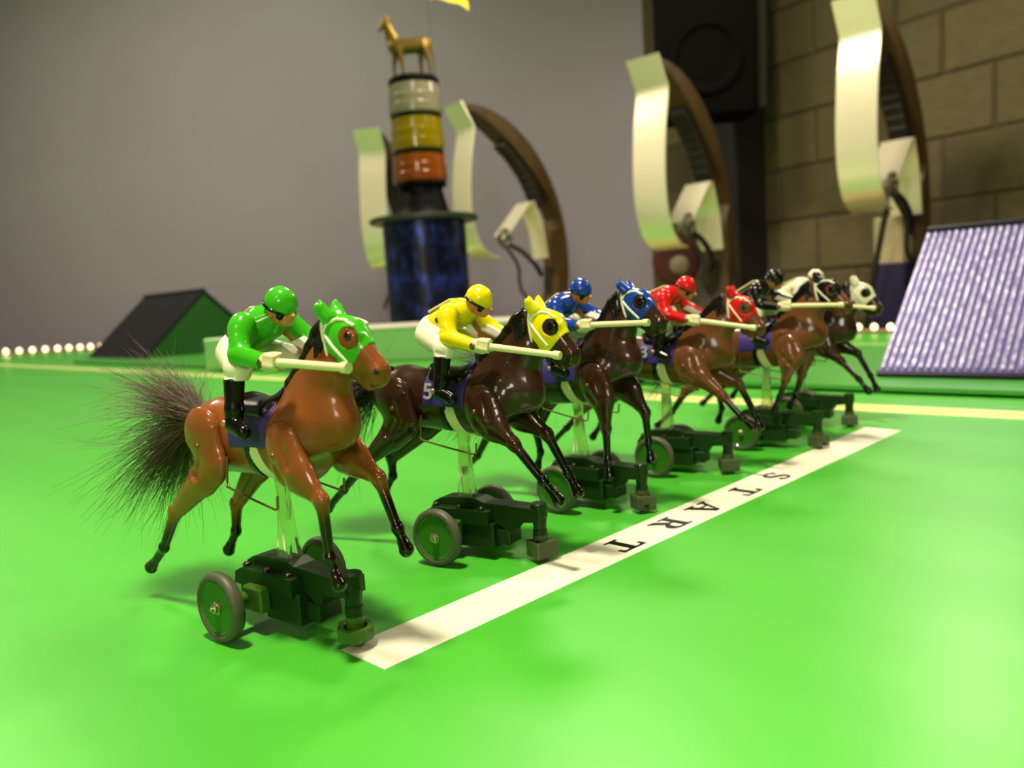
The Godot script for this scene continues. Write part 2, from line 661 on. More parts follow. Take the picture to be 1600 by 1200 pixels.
func build_table() -> void:
	edge = [Vector3(-5.0, 0, -5.6), Vector3(-4.45, 0, -5.98), Vector3(-3.9, 0, -6.12), Vector3(-3.25, 0, -6.08), Vector3(-2.4, 0, -5.72), Vector3(-1.0, 0, -4.83), Vector3(0.54, 0, -3.57), Vector3(1.2, 0, -2.73), Vector3(1.75, 0, -1.95), Vector3(2.3, 0, -1.0), Vector3(2.5, 0, 0.2)]
	var felt := mat(Color.WHITE, 0.32)
	felt.albedo_texture = noise_tex(0.008, c8(64, 168, 42), c8(77, 183, 52), 512, 4, 11)
	felt.roughness_texture = noise_tex(0.008, Color(0.86, 0.86, 0.86), Color(1, 1, 1), 512, 3, 12)
	felt.roughness = 0.4
	tri(felt, Vector3(0.10, 1.0, 1.3), false)      # faint wear along the lanes
	var t := thing("game_table", "large bright green racing table with a white start strip and pale lane lines", "table")
	var poly := PackedVector2Array()
	for p: Vector3 in curve_points(edge, 0.25):
		var o := Vector2(p.x, p.z)
		poly.append(o + (o - Vector2(-0.5, -1.5)).normalized() * 0.06)
	poly.append_array([Vector2(2.6, 1.3), Vector2(-5.0, 1.3)])
	var flat := Transform3D(Basis(Vector3.RIGHT, Vector3(0, 0, 1), Vector3(0, -1, 0)), Vector3())
	var along := Transform3D(Basis(HEAD, Vector3.UP, -AWAY).orthonormalized(), Vector3())
	part("table_top", shape().prism(poly, 0.0, 0.05, along.affine_inverse() * flat).mesh(), felt, t, along)
	part("cabinet", shape().box(Vector3(-1.2, -0.45, -1.6), Vector3(4.6, 0.8, 3.6), 0.02).mesh(), mat(c8(60, 45, 35), 0.6), t)
	var cream := mat(c8(232, 232, 150), 0.35)
	var rows := [[0.985, 1.013], [1.022, 1.052], [2.03, 2.15]]
	for r: Array in rows:
		var q := shape()
		var a0 := -6.2 if r[0] < 2.0 else -5.0
		var c: Array = [lane(a0, r[0], 0.0), lane(1.4, r[0], 0.0), lane(1.4, r[1], 0.0), lane(a0, r[1], 0.0)]
		slab_on(q, c, 0.0003)
		part("lane_line", q.mesh(), cream, t)
	# start strip
	var white := mat(c8(230, 230, 208), 0.45)
	var corner: Array = [lane(0.0705, 0.041), lane(0.1125, 0.041), lane(0.116, 0.853), lane(0.069, 0.858)]
	var st := shape()
	slab_on(st, corner, 0.0003)
	var strip := part("start_strip", st.mesh(), white, t)
	var serif := SystemFont.new()
	serif.font_names = ["Droid Serif"]
	serif.font_weight = 700
	var ink := mat(c8(10, 10, 9), 0.4)
	var letters := [["S", 0.553], ["T", 0.484], ["A", 0.415], ["R", 0.357], ["T", 0.288]]
	for l: Array in letters:
		var tm := TextMesh.new()
		tm.text = l[0]
		tm.font = serif
		tm.font_size = 64
		tm.pixel_size = 0.027 / 48.0
		tm.depth = 0.0004
		# reads from the far end to the near end, its top towards the open track
		var x := -AWAY
		var basis := Basis(x, HEAD, x.cross(HEAD))
		basis.x *= 1.25
		part("letter", tm, ink, strip, Transform3D(basis, lane(0.0925, l[1], 0.0005)))
	# infield: a thin raised board with a recessed foot
	var inf := mat(Color.WHITE, 0.35)
	inf.albedo_texture = noise_tex(0.004, c8(62, 150, 52), c8(72, 162, 60), 256, 3, 14)
	tri(inf, Vector3.ONE * 0.8)
	var ip := PackedVector2Array()
	for k in 13:
		var g := PI / 2 + PI * k / 12.0
		var p := lane(-3.95 + 0.5 * cos(g), 1.58 + 0.41 * sin(g))
		ip.append(Vector2(p.x, p.z))
	for e in [[1.6, 1.17], [1.6, 1.99]]:
		var p := lane(e[0], e[1])
		ip.append(Vector2(p.x, p.z))
	part("infield", shape().prism(ip, -0.012, -0.005, flat).mesh(), inf, t)
	var foot := PackedVector2Array()
	for p: Vector2 in ip:
		foot.append(p)
	var foots := Geometry2D.offset_polygon(foot, -0.03)
	part("infield_shade_foot", shape().prism(foots[0], -0.0055, 0.0, flat).mesh(), mat(c8(12, 40, 12), 0.8), t)  # dark green paints the shade under the edge of the board
	# unseen wooden ledge outside the rim, placed to reflect orange in the metal bands
	var ledge := PackedVector2Array()
	var far := []
	for p: Vector3 in curve_points(edge.slice(3), 0.2):
		var o := Vector2(p.x, p.z)
		var d := (o - Vector2(-0.5, -1.5)).normalized()
		ledge.append(o + d * 0.065)
		far.append(o + d * 0.23)
	far.reverse()
	for p: Vector2 in far:
		ledge.append(p)
	var lm := mat(Color.WHITE, 0.5)
	lm.albedo_texture = noise_tex(0.02, c8(206, 128, 66), c8(226, 150, 84), 256, 4, 95)
	tri(lm, Vector3(1, 1, 6))
	part("unseen_ledge", shape().prism(ledge, 0.02, 0.05, Transform3D(Basis(Vector3.RIGHT, Vector3(0, 0, 1), Vector3(0, -1, 0)), Vector3())).mesh(), lm, t)


func slab_on(q: Shape, c: Array, h: float) -> void:
	var u := Vector3(0, h, 0)
	q.flat([c[0] + u, c[1] + u, c[2] + u, c[3] + u], Vector3.UP)
	var mid: Vector3 = (c[0] + c[2]) * 0.5
	for i in 4:
		var a: Vector3 = c[i]
		var b: Vector3 = c[(i + 1) % 4]
		q.flat([a, b, b + u, a + u], (a + b) * 0.5 - mid)


# ================================================================ horses
var trunk_bones := []
var sockets := []
var hood_bones := []


func horse_bones() -> void:
	var B := []
	B.append(bone(Vector3(-42, 122, 0), Vector3(40, 119.5, 0), 24, 24.5, 0.76, 8))
	B.append(bone(Vector3(-54, 124, 0), Vector3(-44, 124, 0), 22, 23, 0.93, 6))
	B.append(bone(Vector3(-66, 130, 0), Vector3(-76, 134, 0), 9, 5, 1.0, 8))
	B.append(bone(Vector3(38, 126, 0), Vector3(48, 124, 0), 21, 21.5, 1.08, 5))
	B.append(bone(Vector3(52, 128, 0), Vector3(68, 131, 0), 22, 16.5, 0.70, 7))
	B.append(bone(Vector3(18, 141, 0), Vector3(46, 150, 0), 7, 14, 0.6, 8))
	B.append(bone(Vector3(55, 140, 0), Vector3(66, 162, 0), 24, 16.5, 0.62, 10))
	B.append(bone(Vector3(66, 162, 0), Vector3(74.5, 183, 0), 16.5, 9.0, 0.58, 6))
	# the breast ends below in a flat edge
	B.append(bone(Vector3(70, 88, -40), Vector3(70, 88, 40), 28, 28, 1.0, 3, 1))
	B.append(bone(Vector3(86, 94, -40), Vector3(86, 94, 40), 24, 24, 1.0, 3, 1))
	var H := []
	H.append(bone(Vector3(78, 186, 0), Vector3(89, 179, 0), 9.5, 12, 0.68, 4))
	H.append(bone(Vector3(89, 180, 0), Vector3(106.0, 161.5, 0), 10.5, 7.4, 0.72, 4))
	H.append(bone(Vector3(84, 175, 0), Vector3(87, 173, 0), 11.5, 10.5, 0.62, 4))
	H.append(bone(Vector3(100, 153.5, 0), Vector3(90, 165, 0), 4.4, 6.5, 0.75, 5))
	H.append(bone(Vector3(107.5, 157, 0), Vector3(107.5, 159, 0), 6.0, 6.4, 0.86, 4))
	both(H, Vector3(94, 184.5, 6.0), Vector3(98, 181, 5.4), 2.6, 2.2, 1.0, 3)
	both(H, Vector3(109.5, 160.5, 5.0), Vector3(110, 160, 5.0), 2.4, 2.2, 1.0, 2)
	H.append(bone(Vector3(97, 154.5, -9), Vector3(97, 154.5, 9), 0.8, 0.8, 1.0, 0.8, 1))
	H.append(bone(Vector3(103, 152.2, -9), Vector3(103, 152.2, 9), 0.8, 0.8, 1.0, 0.8, 1))
	hood_bones = H
	trunk_bones = B
	# the hollows that the hips and shoulders of the legs swing in
	both(sockets, Vector3(-40, 123, 26), Vector3(-35, 103, 26), 21.5, 16, 0.5, 1.5, 1)
	both(sockets, Vector3(42, 121.5, 26.5), Vector3(50, 100, 26.5), 17.6, 15, 0.62, 1.5, 1)


# the head turned sideways about the poll
func turned(list: Array, xf: Transform3D) -> Array:
	var out := []
	for q: Array in list:
		out.append([xf * q[0], xf * q[1], q[2], q[3], q[4], q[5], q[6]])
	return out


func ear_bones() -> Array:
	var E := []
	both(E, Vector3(80, 192, 4.5), Vector3(75, 198.5, 7.5), 4.0, 3.4, 1.0, 2)
	both(E, Vector3(75, 198.5, 7.5), Vector3(68.5, 203.5, 9.0), 3.4, 0.7, 1.0, 2)
	both(E, Vector3(78.5, 201.5, 9.5), Vector3(72, 205.0, 11.5), 2.4, 1.2, 1.0, 1.2, 1)
	return E


func skin_z(bones: Array, x: float, y: float, grow := 0.0) -> float:
	var a := 0.0
	var b := 30.0
	if field_at(bones, Vector3(x, y, 0)) > grow:
		return 0.0
	for i in 18:
		var m := (a + b) * 0.5
		if field_at(bones, Vector3(x, y, m)) < grow:
			a = m
		else:
			b = m
	return a


func strap_path(pts: Array, side: float) -> Array:
	var out := []
	for i in pts.size() - 1:
		for k in 6:
			var p: Vector2 = pts[i].lerp(pts[i + 1], k / 6.0)
			out.append(Vector3(p.x, p.y, side * (skin_z(hood_bones, p.x, p.y, 1.1) + 0.1)))
	var e: Vector2 = pts[-1]
	out.append(Vector3(e.x, e.y, side * (skin_z(hood_bones, e.x, e.y, 1.1) + 0.1)))
	return out


func leg_bones(kind: String, j: Array, side: float) -> Array:
	var z := 20.5 * side
	var L := []
	var p := func(i: int, dz := 0.0) -> Vector3: return Vector3(j[i].x, j[i].y, z + dz * side)
	if kind == "hind":
		L.append(bone(Vector3(-41, 124, z), Vector3(-34, 106, z), 18.5, 14.5, 0.38, 5))
		L.append(bone(Vector3(-34, 106, z), Vector3(-44, 96, z), 13.5, 11.5, 0.42, 6))
		var kn := Vector3(-44, 96, z)
		L.append(bone(kn, p.call(0), 11.5, 5.6, 0.62, 5))
		var hk: Vector3 = p.call(0)
		var back := Vector3(-3.2, 1.5, 0)
		L.append(bone(hk + back, hk + back * 0.4, 3.0, 3.4, 0.8, 3))
		L.append(bone(hk, p.call(1), 4.6, 3.5, 0.85, 3))
		L.append(bone(p.call(1), p.call(1), 4.1, 4.1, 0.85, 2))
		L.append(bone(p.call(1), p.call(2), 3.3, 3.2, 0.9, 2))
		var d: Vector3 = (p.call(2) - p.call(1)).normalized()
		L.append(bone(p.call(2), p.call(2) + d * 4.5, 3.8, 4.9, 0.9, 1.5))
		# the muscle lines cast into the outside of the thigh
		var o := 27.6 * side
		L.append(bone(Vector3(-53, 112, o), Vector3(-47, 97, o), 3.0, 2.2, 1.0, 3, 1))
		L.append(bone(Vector3(-47, 97, o - 1.0 * side), Vector3(-38, 108, o), 2.6, 2.0, 1.0, 3, 1))
		L.append(bone(hk.lerp(kn, 0.25) + Vector3(2, -1, 7.2 * side), hk.lerp(kn, 0.7) + Vector3(2, -2, 9.2 * side), 1.6, 2.2, 1.0, 3, 1))
	else:
		L.append(bone(Vector3(43, 120.5, z), Vector3(47, 113, z), 16.2, 15, 0.34, 5))
		L.append(bone(Vector3(47, 112, z), p.call(0), 14, 11.5, 0.46, 6))
		L.append(bone(p.call(0), p.call(1), 11, 5.0, 0.6, 5))
		L.append(bone(p.call(1), p.call(1), 5.2, 5.2, 0.8, 2.5))
		L.append(bone(p.call(1), p.call(2), 4.0, 3.2, 0.85, 3))
		L.append(bone(p.call(2), p.call(2), 3.9, 3.9, 0.85, 2))
		L.append(bone(p.call(2), p.call(3), 3.2, 3.1, 0.9, 2))
		var d: Vector3 = (p.call(3) - p.call(2)).normalized()
		L.append(bone(p.call(3), p.call(3) + d * 4.5, 3.8, 4.9, 0.9, 1.5))
		var o := 27.2 * side
		L.append(bone(Vector3(40, 110, o), Vector3(47, 102, o), 2.4, 2.0, 1.0, 3, 1))
		L.append(bone(Vector3(47, 128, o), Vector3(52, 112, o), 2.2, 2.0, 1.0, 3, 1))
	return L


func pitched(deg: float, ox: float) -> Transform3D:
	var b := Basis(Vector3.BACK, deg_to_rad(deg))
	var pv := Vector3(10, 100, 0) * MM
	return Transform3D(b, pv - b * pv + Vector3(ox * MM, 0, 0))


func hair(count: int, thick: float, seed_: int) -> ArrayMesh:
	var r := RandomNumberGenerator.new()
	r.seed = seed_
	var V := PackedVector3Array()
	var N := PackedVector3Array()
	var I := PackedInt32Array()
	for i in count:
		# most hairs fan out back and down, some stand up as wisps
		var u := r.randf()
		var ang := 0.0
		var ln := r.randf_range(60, 118)
		if u < 0.24:
			ang = r.randfn(149.0, 6.0)
			ln *= 0.82
		elif u < 0.42:
			ang = r.randf_range(155.0, 198.0)
			ln *= 0.95
		else:
			ang = r.randfn(210.0, 12.0)
		ang = deg_to_rad(ang)
		var out := deg_to_rad(r.randfn(0.0, 15.0))
		var dir := Vector3(cos(ang) * cos(out), sin(ang) * cos(out), sin(out))
		var p := Vector3(-74, 133.5, 0) + Vector3(r.randf_range(-3, 5), r.randf_range(-5, 4), r.randf_range(-5, 5))
		var bend := Vector3(r.randfn(-0.02, 0.045), r.randfn(-0.055, 0.05), r.randfn(0.0, 0.045))
		var segs := 7
		var base := V.size()
		var t0 := thick * r.randf_range(0.7, 1.2)
		for s in segs + 1:
			var f := float(s) / segs
			var w := t0 * (1.0 - 0.75 * f)
			var side := dir.cross(Vector3(0.3, 0.2, 1.0)).normalized()
			var up := side.cross(dir)
			for k in 3:
				var a := TAU * k / 3.0
				var o := side * cos(a) + up * sin(a)
				V.append((p + o * w) * MM)
				N.append(o)
			p += dir * ln / segs
			dir = (dir + bend * (0.6 + f) + Vector3(r.randfn(0, 0.03), r.randfn(0, 0.03), r.randfn(0, 0.03))).normalized()
		for s in segs:
			for k in 3:
				var a := base + s * 3 + k
				var b := base + s * 3 + (k + 1) % 3
				I.append_array([a, b, a + 3, b, b + 3, a + 3])
	var arr := []
	arr.resize(Mesh.ARRAY_MAX)
	arr[Mesh.ARRAY_VERTEX] = V
	arr[Mesh.ARRAY_NORMAL] = N
	arr[Mesh.ARRAY_INDEX] = I
	var m := ArrayMesh.new()
	m.add_surface_from_arrays(Mesh.PRIMITIVE_TRIANGLES, arr)
	return m


var shared := {}
var head_turn := Transform3D(Basis(Vector3.UP, 0.2), Vector3(76, 0, 0) - Basis(Vector3.UP, 0.2) * Vector3(80, 0, 0))


func build_horses() -> void:
	horse_bones()
	shared.body0 = solid(trunk_bones + hood_bones + sockets, 1.5)
	shared.body1 = solid(trunk_bones + turned(hood_bones, head_turn) + sockets, 1.3)
	# hood: a skin over the back of the head with a round eye opening on each side, and the ears
	var ax := Vector3(0.72, -0.69, 0).normalized()
	shared.hood = solid(hood_bones + ear_bones(), 0.9, 0.75, [Plane(ax, Vector3(102.5, 173.5, 0)), Plane(Vector3(-1, 0.1, 0).normalized(), Vector3(74.5, 185, 0))], [[Vector3(94.5, 180, skin_z(hood_bones, 94.5, 180)), 6.0]])
	# rounded cloth, saddle and girth lie on the trunk as skins of it
	var trunk := [trunk_bones[0], trunk_bones[1], trunk_bones[3], trunk_bones[5]]
	shared.cloth = solid(trunk, 1.0, 1.2, [Plane(Vector3(1, 0, 0), 25.0), Plane(Vector3(-1, 0, 0), 15.0), Plane(Vector3(0, -1, 0), -118.0)])
	shared.saddle = solid([bone(Vector3(-8, 140, 0), Vector3(16, 139, 0), 8, 8.5, 1.9, 4), bone(Vector3(20, 142, 0), Vector3(29, 150, 0), 5.5, 4.5, 1.5, 6), bone(Vector3(-12, 146, 0), Vector3(-14, 147, 0), 4, 4, 2.2, 5)], 1.1)
	shared.girth = solid(trunk, 1.0, 0.9, [Plane(Vector3(1, 0.25, 0).normalized(), Vector3(18, 105, 0)), Plane(Vector3(-1, -0.25, 0).normalized(), Vector3(7.5, 105, 0)), Plane(Vector3(0, 1, 0), 120.0)])
	shared.strap = solid(trunk, 0.9, 1.0, [Plane(Vector3(1, -0.1, 0).normalized(), Vector3(6.5, 105, 0)), Plane(Vector3(-1, 0.1, 0).normalized(), Vector3(0.0, 105, 0)), Plane(Vector3(0, 1, 0), 124.0), Plane(Vector3(0, -1, 0), -98.0)])
	# mane: lumps of combed hair along the crest
	var M := []
	var crest := [Vector3(69.5, 189, 0), Vector3(64, 184, 0), Vector3(57, 176, 0), Vector3(49, 167, 0), Vector3(41, 160, 0), Vector3(34, 155, 0)]
	for i in crest.size() - 1:
		M.append(bone(crest[i] + Vector3(0, -1.5, 0), crest[i + 1] + Vector3(0, -1.2, 0), 6.4, 7.2, 0.9, 3))
	for i in 11:
		var f := 0.35 + i / 10.0 * (crest.size() - 1.36)
		var c: Vector3 = crest[int(f)].lerp(crest[int(f) + 1], f - int(f))
		for s in [-1.0, 1.0]:
			M.append(bone(c + Vector3(0, 1.5, 1.5 * s), c + Vector3(5.5, -10.5, 8.6 * s), 2.7, 1.8, 0.9, 0.8))
	shared.mane = solid(M, 0.9)
	build_jockey_parts()
	var list := [
		# origin, azimuth, body shift, pitch, coat, hood, legs (right hind, left hind, right fore joints, left fore joints)
		[Vector3(-0.1628, 0, -0.5059), 128.0, 9.0, 2.0, "bay", "green", "long", "fold", [Vector2(56, 106), Vector2(73, 93), Vector2(76, 60), Vector2(80, 50)], [Vector2(56, 108), Vector2(76, 97), Vector2(89, 68), Vector2(93, 60)]],
		[Vector3(-0.0433, 0, -0.6255), 122.0, -7.0, -2.5, "dark", "yellow", "back", "tuck", [Vector2(52, 106), Vector2(69, 93), Vector2(92, 67), Vector2(101, 57)], [Vector2(54, 106), Vector2(74, 93), Vector2(90, 64), Vector2(96, 53)]],
		[Vector3(0.0604, 0, -0.7478), 131.0, -9.0, 5.5, "dark", "blue", "long", "under", [Vector2(52, 104), Vector2(54, 78), Vector2(54, 50), Vector2(55, 39)], [Vector2(55, 106), Vector2(70, 87), Vector2(72, 59), Vector2(73, 48)]],
		[Vector3(0.1665, 0, -0.8662), 122.0, -9.0, -4.5, "brown", "red", "back", "fold", [Vector2(54, 106), Vector2(78, 86), Vector2(98, 63), Vector2(105, 57)], [Vector2(55, 106), Vector2(84, 92), Vector2(99, 62), Vector2(103, 51)]],
		[Vector3(0.2932, 0, -0.9714), 127.0, 8.0, 3.5, "brown", "black", "long", "under", [Vector2(44, 104), Vector2(40, 84), Vector2(32, 62), Vector2(27, 50)], [Vector2(48, 104), Vector2(46, 84), Vector2(38, 60), Vector2(33, 50)]],
		[Vector3(0.3895, 0, -1.0895), 128.0, -5.0, -3.0, "dark", "white", "back", "tuck", [Vector2(52, 106), Vector2(70, 90), Vector2(92, 66), Vector2(101, 54)], [Vector2(56, 108), Vector2(80, 96), Vector2(96, 66), Vector2(102, 52)]],
	]
	var coats := {"bay": c8(134, 73, 33), "brown": c8(100, 60, 33), "dark": c8(50, 27, 17)}
	var silks := {"green": c8(62, 178, 28), "yellow": c8(232, 214, 12), "blue": c8(22, 62, 150), "red": c8(200, 22, 24), "black": c8(14, 14, 14), "white": c8(222, 218, 196)}
	var words := {"bay": "chestnut brown", "brown": "dull brown", "dark": "dark glossy brown"}
	var digit := {1: "5", 3: "3"}
	var where := ["nearest, with a big bristly tail", "second in line", "third in line, head held high", "fourth in line, lowered head", "fifth in line, upright forelegs", "farthest, beside the purple ridged roof"]
	for i in list.size():
		build_horse(i, list[i], coats, silks, words, digit, where)


func build_horse(i: int, h: Array, coats: Dictionary, silks: Dictionary, words: Dictionary, digit: Dictionary, where: Array) -> void:
	var hood_name: String = h[5]
	var place := Transform3D(Basis(Vector3.UP, deg_to_rad(90.0 - h[1])), h[0] + Vector3(0, 0.0004, 0))
	var t := thing("toy_horse", "%s wheeled racehorse in %s hood, %s" % [words[h[4]], hood_name, where[i]], "toy horse", "toy racehorses lined up at the start strip")
	t.transform = place
	var ox: float = h[2]
	var P := pitched(h[3], ox)
	var shift := Transform3D(Basis(), Vector3(ox * MM, 0, 0))
	var coat := mat(coats[h[4]], 0.3, 0.0, 0.55 if h[4] == "dark" else 0.35)
	var legs := mat(coats[h[4]], 0.26, 0.0, 0.7)
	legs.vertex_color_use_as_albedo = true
	var silk := mat(silks[hood_name], 0.25, 0.0, 0.5)
	var black := mat(c8(12, 11, 10), 0.3, 0.0, 0.3)
	var cream := mat(c8(226, 218, 176), 0.35, 0.0, 0.2)
	var steel := mat(c8(170, 160, 140), 0.3, 0.9)
	var brass := mat(c8(120, 96, 60), 0.4, 0.8)
	var HP := P
	if i == 0:
		HP = P * Transform3D(head_turn.basis, head_turn.origin * MM)
	part("body", shared.body1 if i == 0 else shared.body0, coat, t, P)
	var hood := part("hood", shared.hood, silk, t, HP)
	for s in [1.0, -1.0]:
		var sm := mat(c8(235, 232, 205) if hood_name != "white" else c8(200, 196, 178), 0.4)
		for line: Array in [
			[Vector2(77.0, 193), Vector2(76.4, 182), Vector2(78.5, 168.0)],
			[Vector2(77.0, 184.0), Vector2(80.0, 188.5), Vector2(86, 190.8), Vector2(92, 190.0), Vector2(98.0, 186.5)],
			[Vector2(77.0, 184.0), Vector2(83.0, 177.0), Vector2(91.5, 166.5)]]:
			part("strap", shape().tube(strap_path(line, s), [1.0], 8).mesh(MM), sm, hood)
		# eye: the bulge seen through the opening, and a dark pupil on it
		var ez := skin_z(hood_bones, 94.5, 180)
		var plain_eye: bool = h[4] == "dark" or hood_name == "black"
		var bulge: Color = c8(8, 7, 7) if plain_eye else coats[h[4]]
		var eb := Basis(Vector3.RIGHT, s * PI / 2)
		var eye := part("eye", shape().lathe([Vector2(5.6, -1.5), Vector2(5.4, 0.0), Vector2(4.6, 0.9), Vector2(3.0, 1.5), Vector2(1.5, 1.8), Vector2(0.001, 1.85)], Vector3(94.5, 180, s * (ez - 0.9)), eb, 24, true).mesh(MM), mat(bulge, 0.22, 0.0, 0.6), t, HP)
		if not plain_eye:
			part("pupil", shape().lathe([Vector2(2.8, -1.0), Vector2(2.7, 0.2), Vector2(1.8, 0.8), Vector2(0.001, 1.1)], Vector3(94.5, 180.6, s * (ez + 0.5)), eb, 18, true).mesh(MM), mat(c8(24, 12, 6), 0.12, 0.0, 0.8), eye)
		var nz := skin_z(hood_bones, 110.0, 160.3)
		part("nostril", shape().lathe([Vector2(1.9, -1.0), Vector2(1.8, 0.3), Vector2(0.9, 0.5), Vector2(0.001, 0.2)], Vector3(110.0, 160.3, s * nz), Basis(Vector3.RIGHT, s * PI / 2).rotated(Vector3.UP, -s * 0.5), 16, true).mesh(MM), mat(coats[h[4]].darkened(0.8), 0.6), t, HP)  # darkened coat colour paints the shade inside the nostril
	part("mane", shared.mane, black, t, P)
	# tail
	var many := [1900, 900, 520, 420, 300, 260][i] as int
	var tail := part("tail", hair(many, [0.26, 0.34, 0.42, 0.46, 0.5, 0.55][i], 31 + i), mat([c8(74, 58, 34), c8(40, 28, 18)][0 if h[4] == "bay" else 1], 0.45), t, P)
	tail.set_meta("kind", "stuff")
	# saddle, cloth, girth
	part("saddle", shared.saddle, black, t, P)
	var cloth := part("saddle_cloth", shared.cloth, mat(c8(50, 34, 118), 0.5), t, P)
	if digit.has(i):
		var f := SystemFont.new()
		f.font_names = ["Droid Sans"]
		f.font_weight = 700
		var tm := TextMesh.new()
		tm.text = digit[i]
		tm.font = f
		tm.font_size = 48
		tm.pixel_size = 0.017 / 48.0
		tm.depth = 0.0006
		part("digit", tm, mat(c8(176, 168, 172), 0.5), cloth, Transform3D(Basis(Vector3.RIGHT, -0.12), Vector3(-8, 130, 20.0) * MM))
	part("girth", shared.girth, cream, t, P)
	part("girth_strap", shared.strap, black, t, P)
	# legs
	var all := {"long": [Vector2(-86, 67), Vector2(-106, 40), Vector2(-124, 25)], "back": [Vector2(-76, 72), Vector2(-104, 46), Vector2(-121, 31)], "fold": [Vector2(-76, 64), Vector2(-80, 44), Vector2(-89, 32)], "tuck": [Vector2(-84, 66), Vector2(-84, 50), Vector2(-93, 37)], "under": [Vector2(-60, 62), Vector2(-56, 40), Vector2(-60, 28)]}
	var cell := 0.9 if i < 2 else 1.2
	for q: Array in [["hind", all[h[6]], 1.0], ["hind", all[h[7]], -1.0], ["fore", h[8], 1.0], ["fore", h[9], -1.0]]:
		var hind: bool = q[0] == "hind"
		var knee: Vector2 = q[1][0 if hind else 1]
		var key := "%s%s%s%s" % [q[0], q[1], q[2], cell]
		if not shared.has(key):
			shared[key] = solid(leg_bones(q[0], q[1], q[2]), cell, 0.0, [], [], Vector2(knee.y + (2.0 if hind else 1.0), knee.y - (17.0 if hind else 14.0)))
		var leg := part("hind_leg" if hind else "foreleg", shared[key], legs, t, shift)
		var pin := Vector3(-38, 118, 27.0) if hind else Vector3(40, 117, 26.4)
		pin.z *= q[2]
		part("rivet", shape().lathe([Vector2(1.7, -0.8), Vector2(1.7, 0.3), Vector2(1.1, 1.0), Vector2(0.001, 1.2)], pin, Basis(Vector3.RIGHT, q[2] * PI / 2), 14, true).mesh(MM), mat(c8(150, 90, 60), 0.3, 0.7), leg)
	# wire loop that hangs under the belly
	for s in [1.0, -1.0]:
		var w := [Vector3(-14, 112, 21.5 * s), Vector3(-14.5, 97, 23 * s), Vector3(-14, 93.5, 24 * s), Vector3(14, 88, 24.5 * s), Vector3(36, 84.5, 25 * s), Vector3(38, 85, 25 * s), Vector3(39, 93, 25 * s)]
		part("belly_wire", shape().tube(w, [0.75], 8).mesh(MM), brass, t, shift)
	# clear post of two plates
	var acryl := StandardMaterial3D.new()
	acryl.albedo_color = Color(0.97, 0.96, 0.87, 0.05)
	acryl.roughness = 0.08
	acryl.refraction_enabled = true
	acryl.refraction_scale = 0.049
	for s in [1.0, -1.0]:
		var q := shape()
		var poly := PackedVector2Array([Vector2(3.5, 38), Vector2(16.5, 38), Vector2(15, 60), Vector2(14, 101), Vector2(5, 101), Vector2(5, 60)])
		q.prism(poly, -1.6, 1.6, Transform3D(Basis(Vector3.RIGHT, s * -0.10), Vector3(0, 0, s * 8.5)))
		part("clear_post", q.mesh(MM), acryl, t, shift)
	build_carriage(t, i, ox)
	build_jockey(i, hood_name, silks[hood_name], P * Transform3D(Basis(), Vector3(0, 0.003 if i == 0 else 0.0, 0)), place, "plastic jockey in %s jacket and helmet on the %s toy horse" % [hood_name, hood_name + " hooded"])


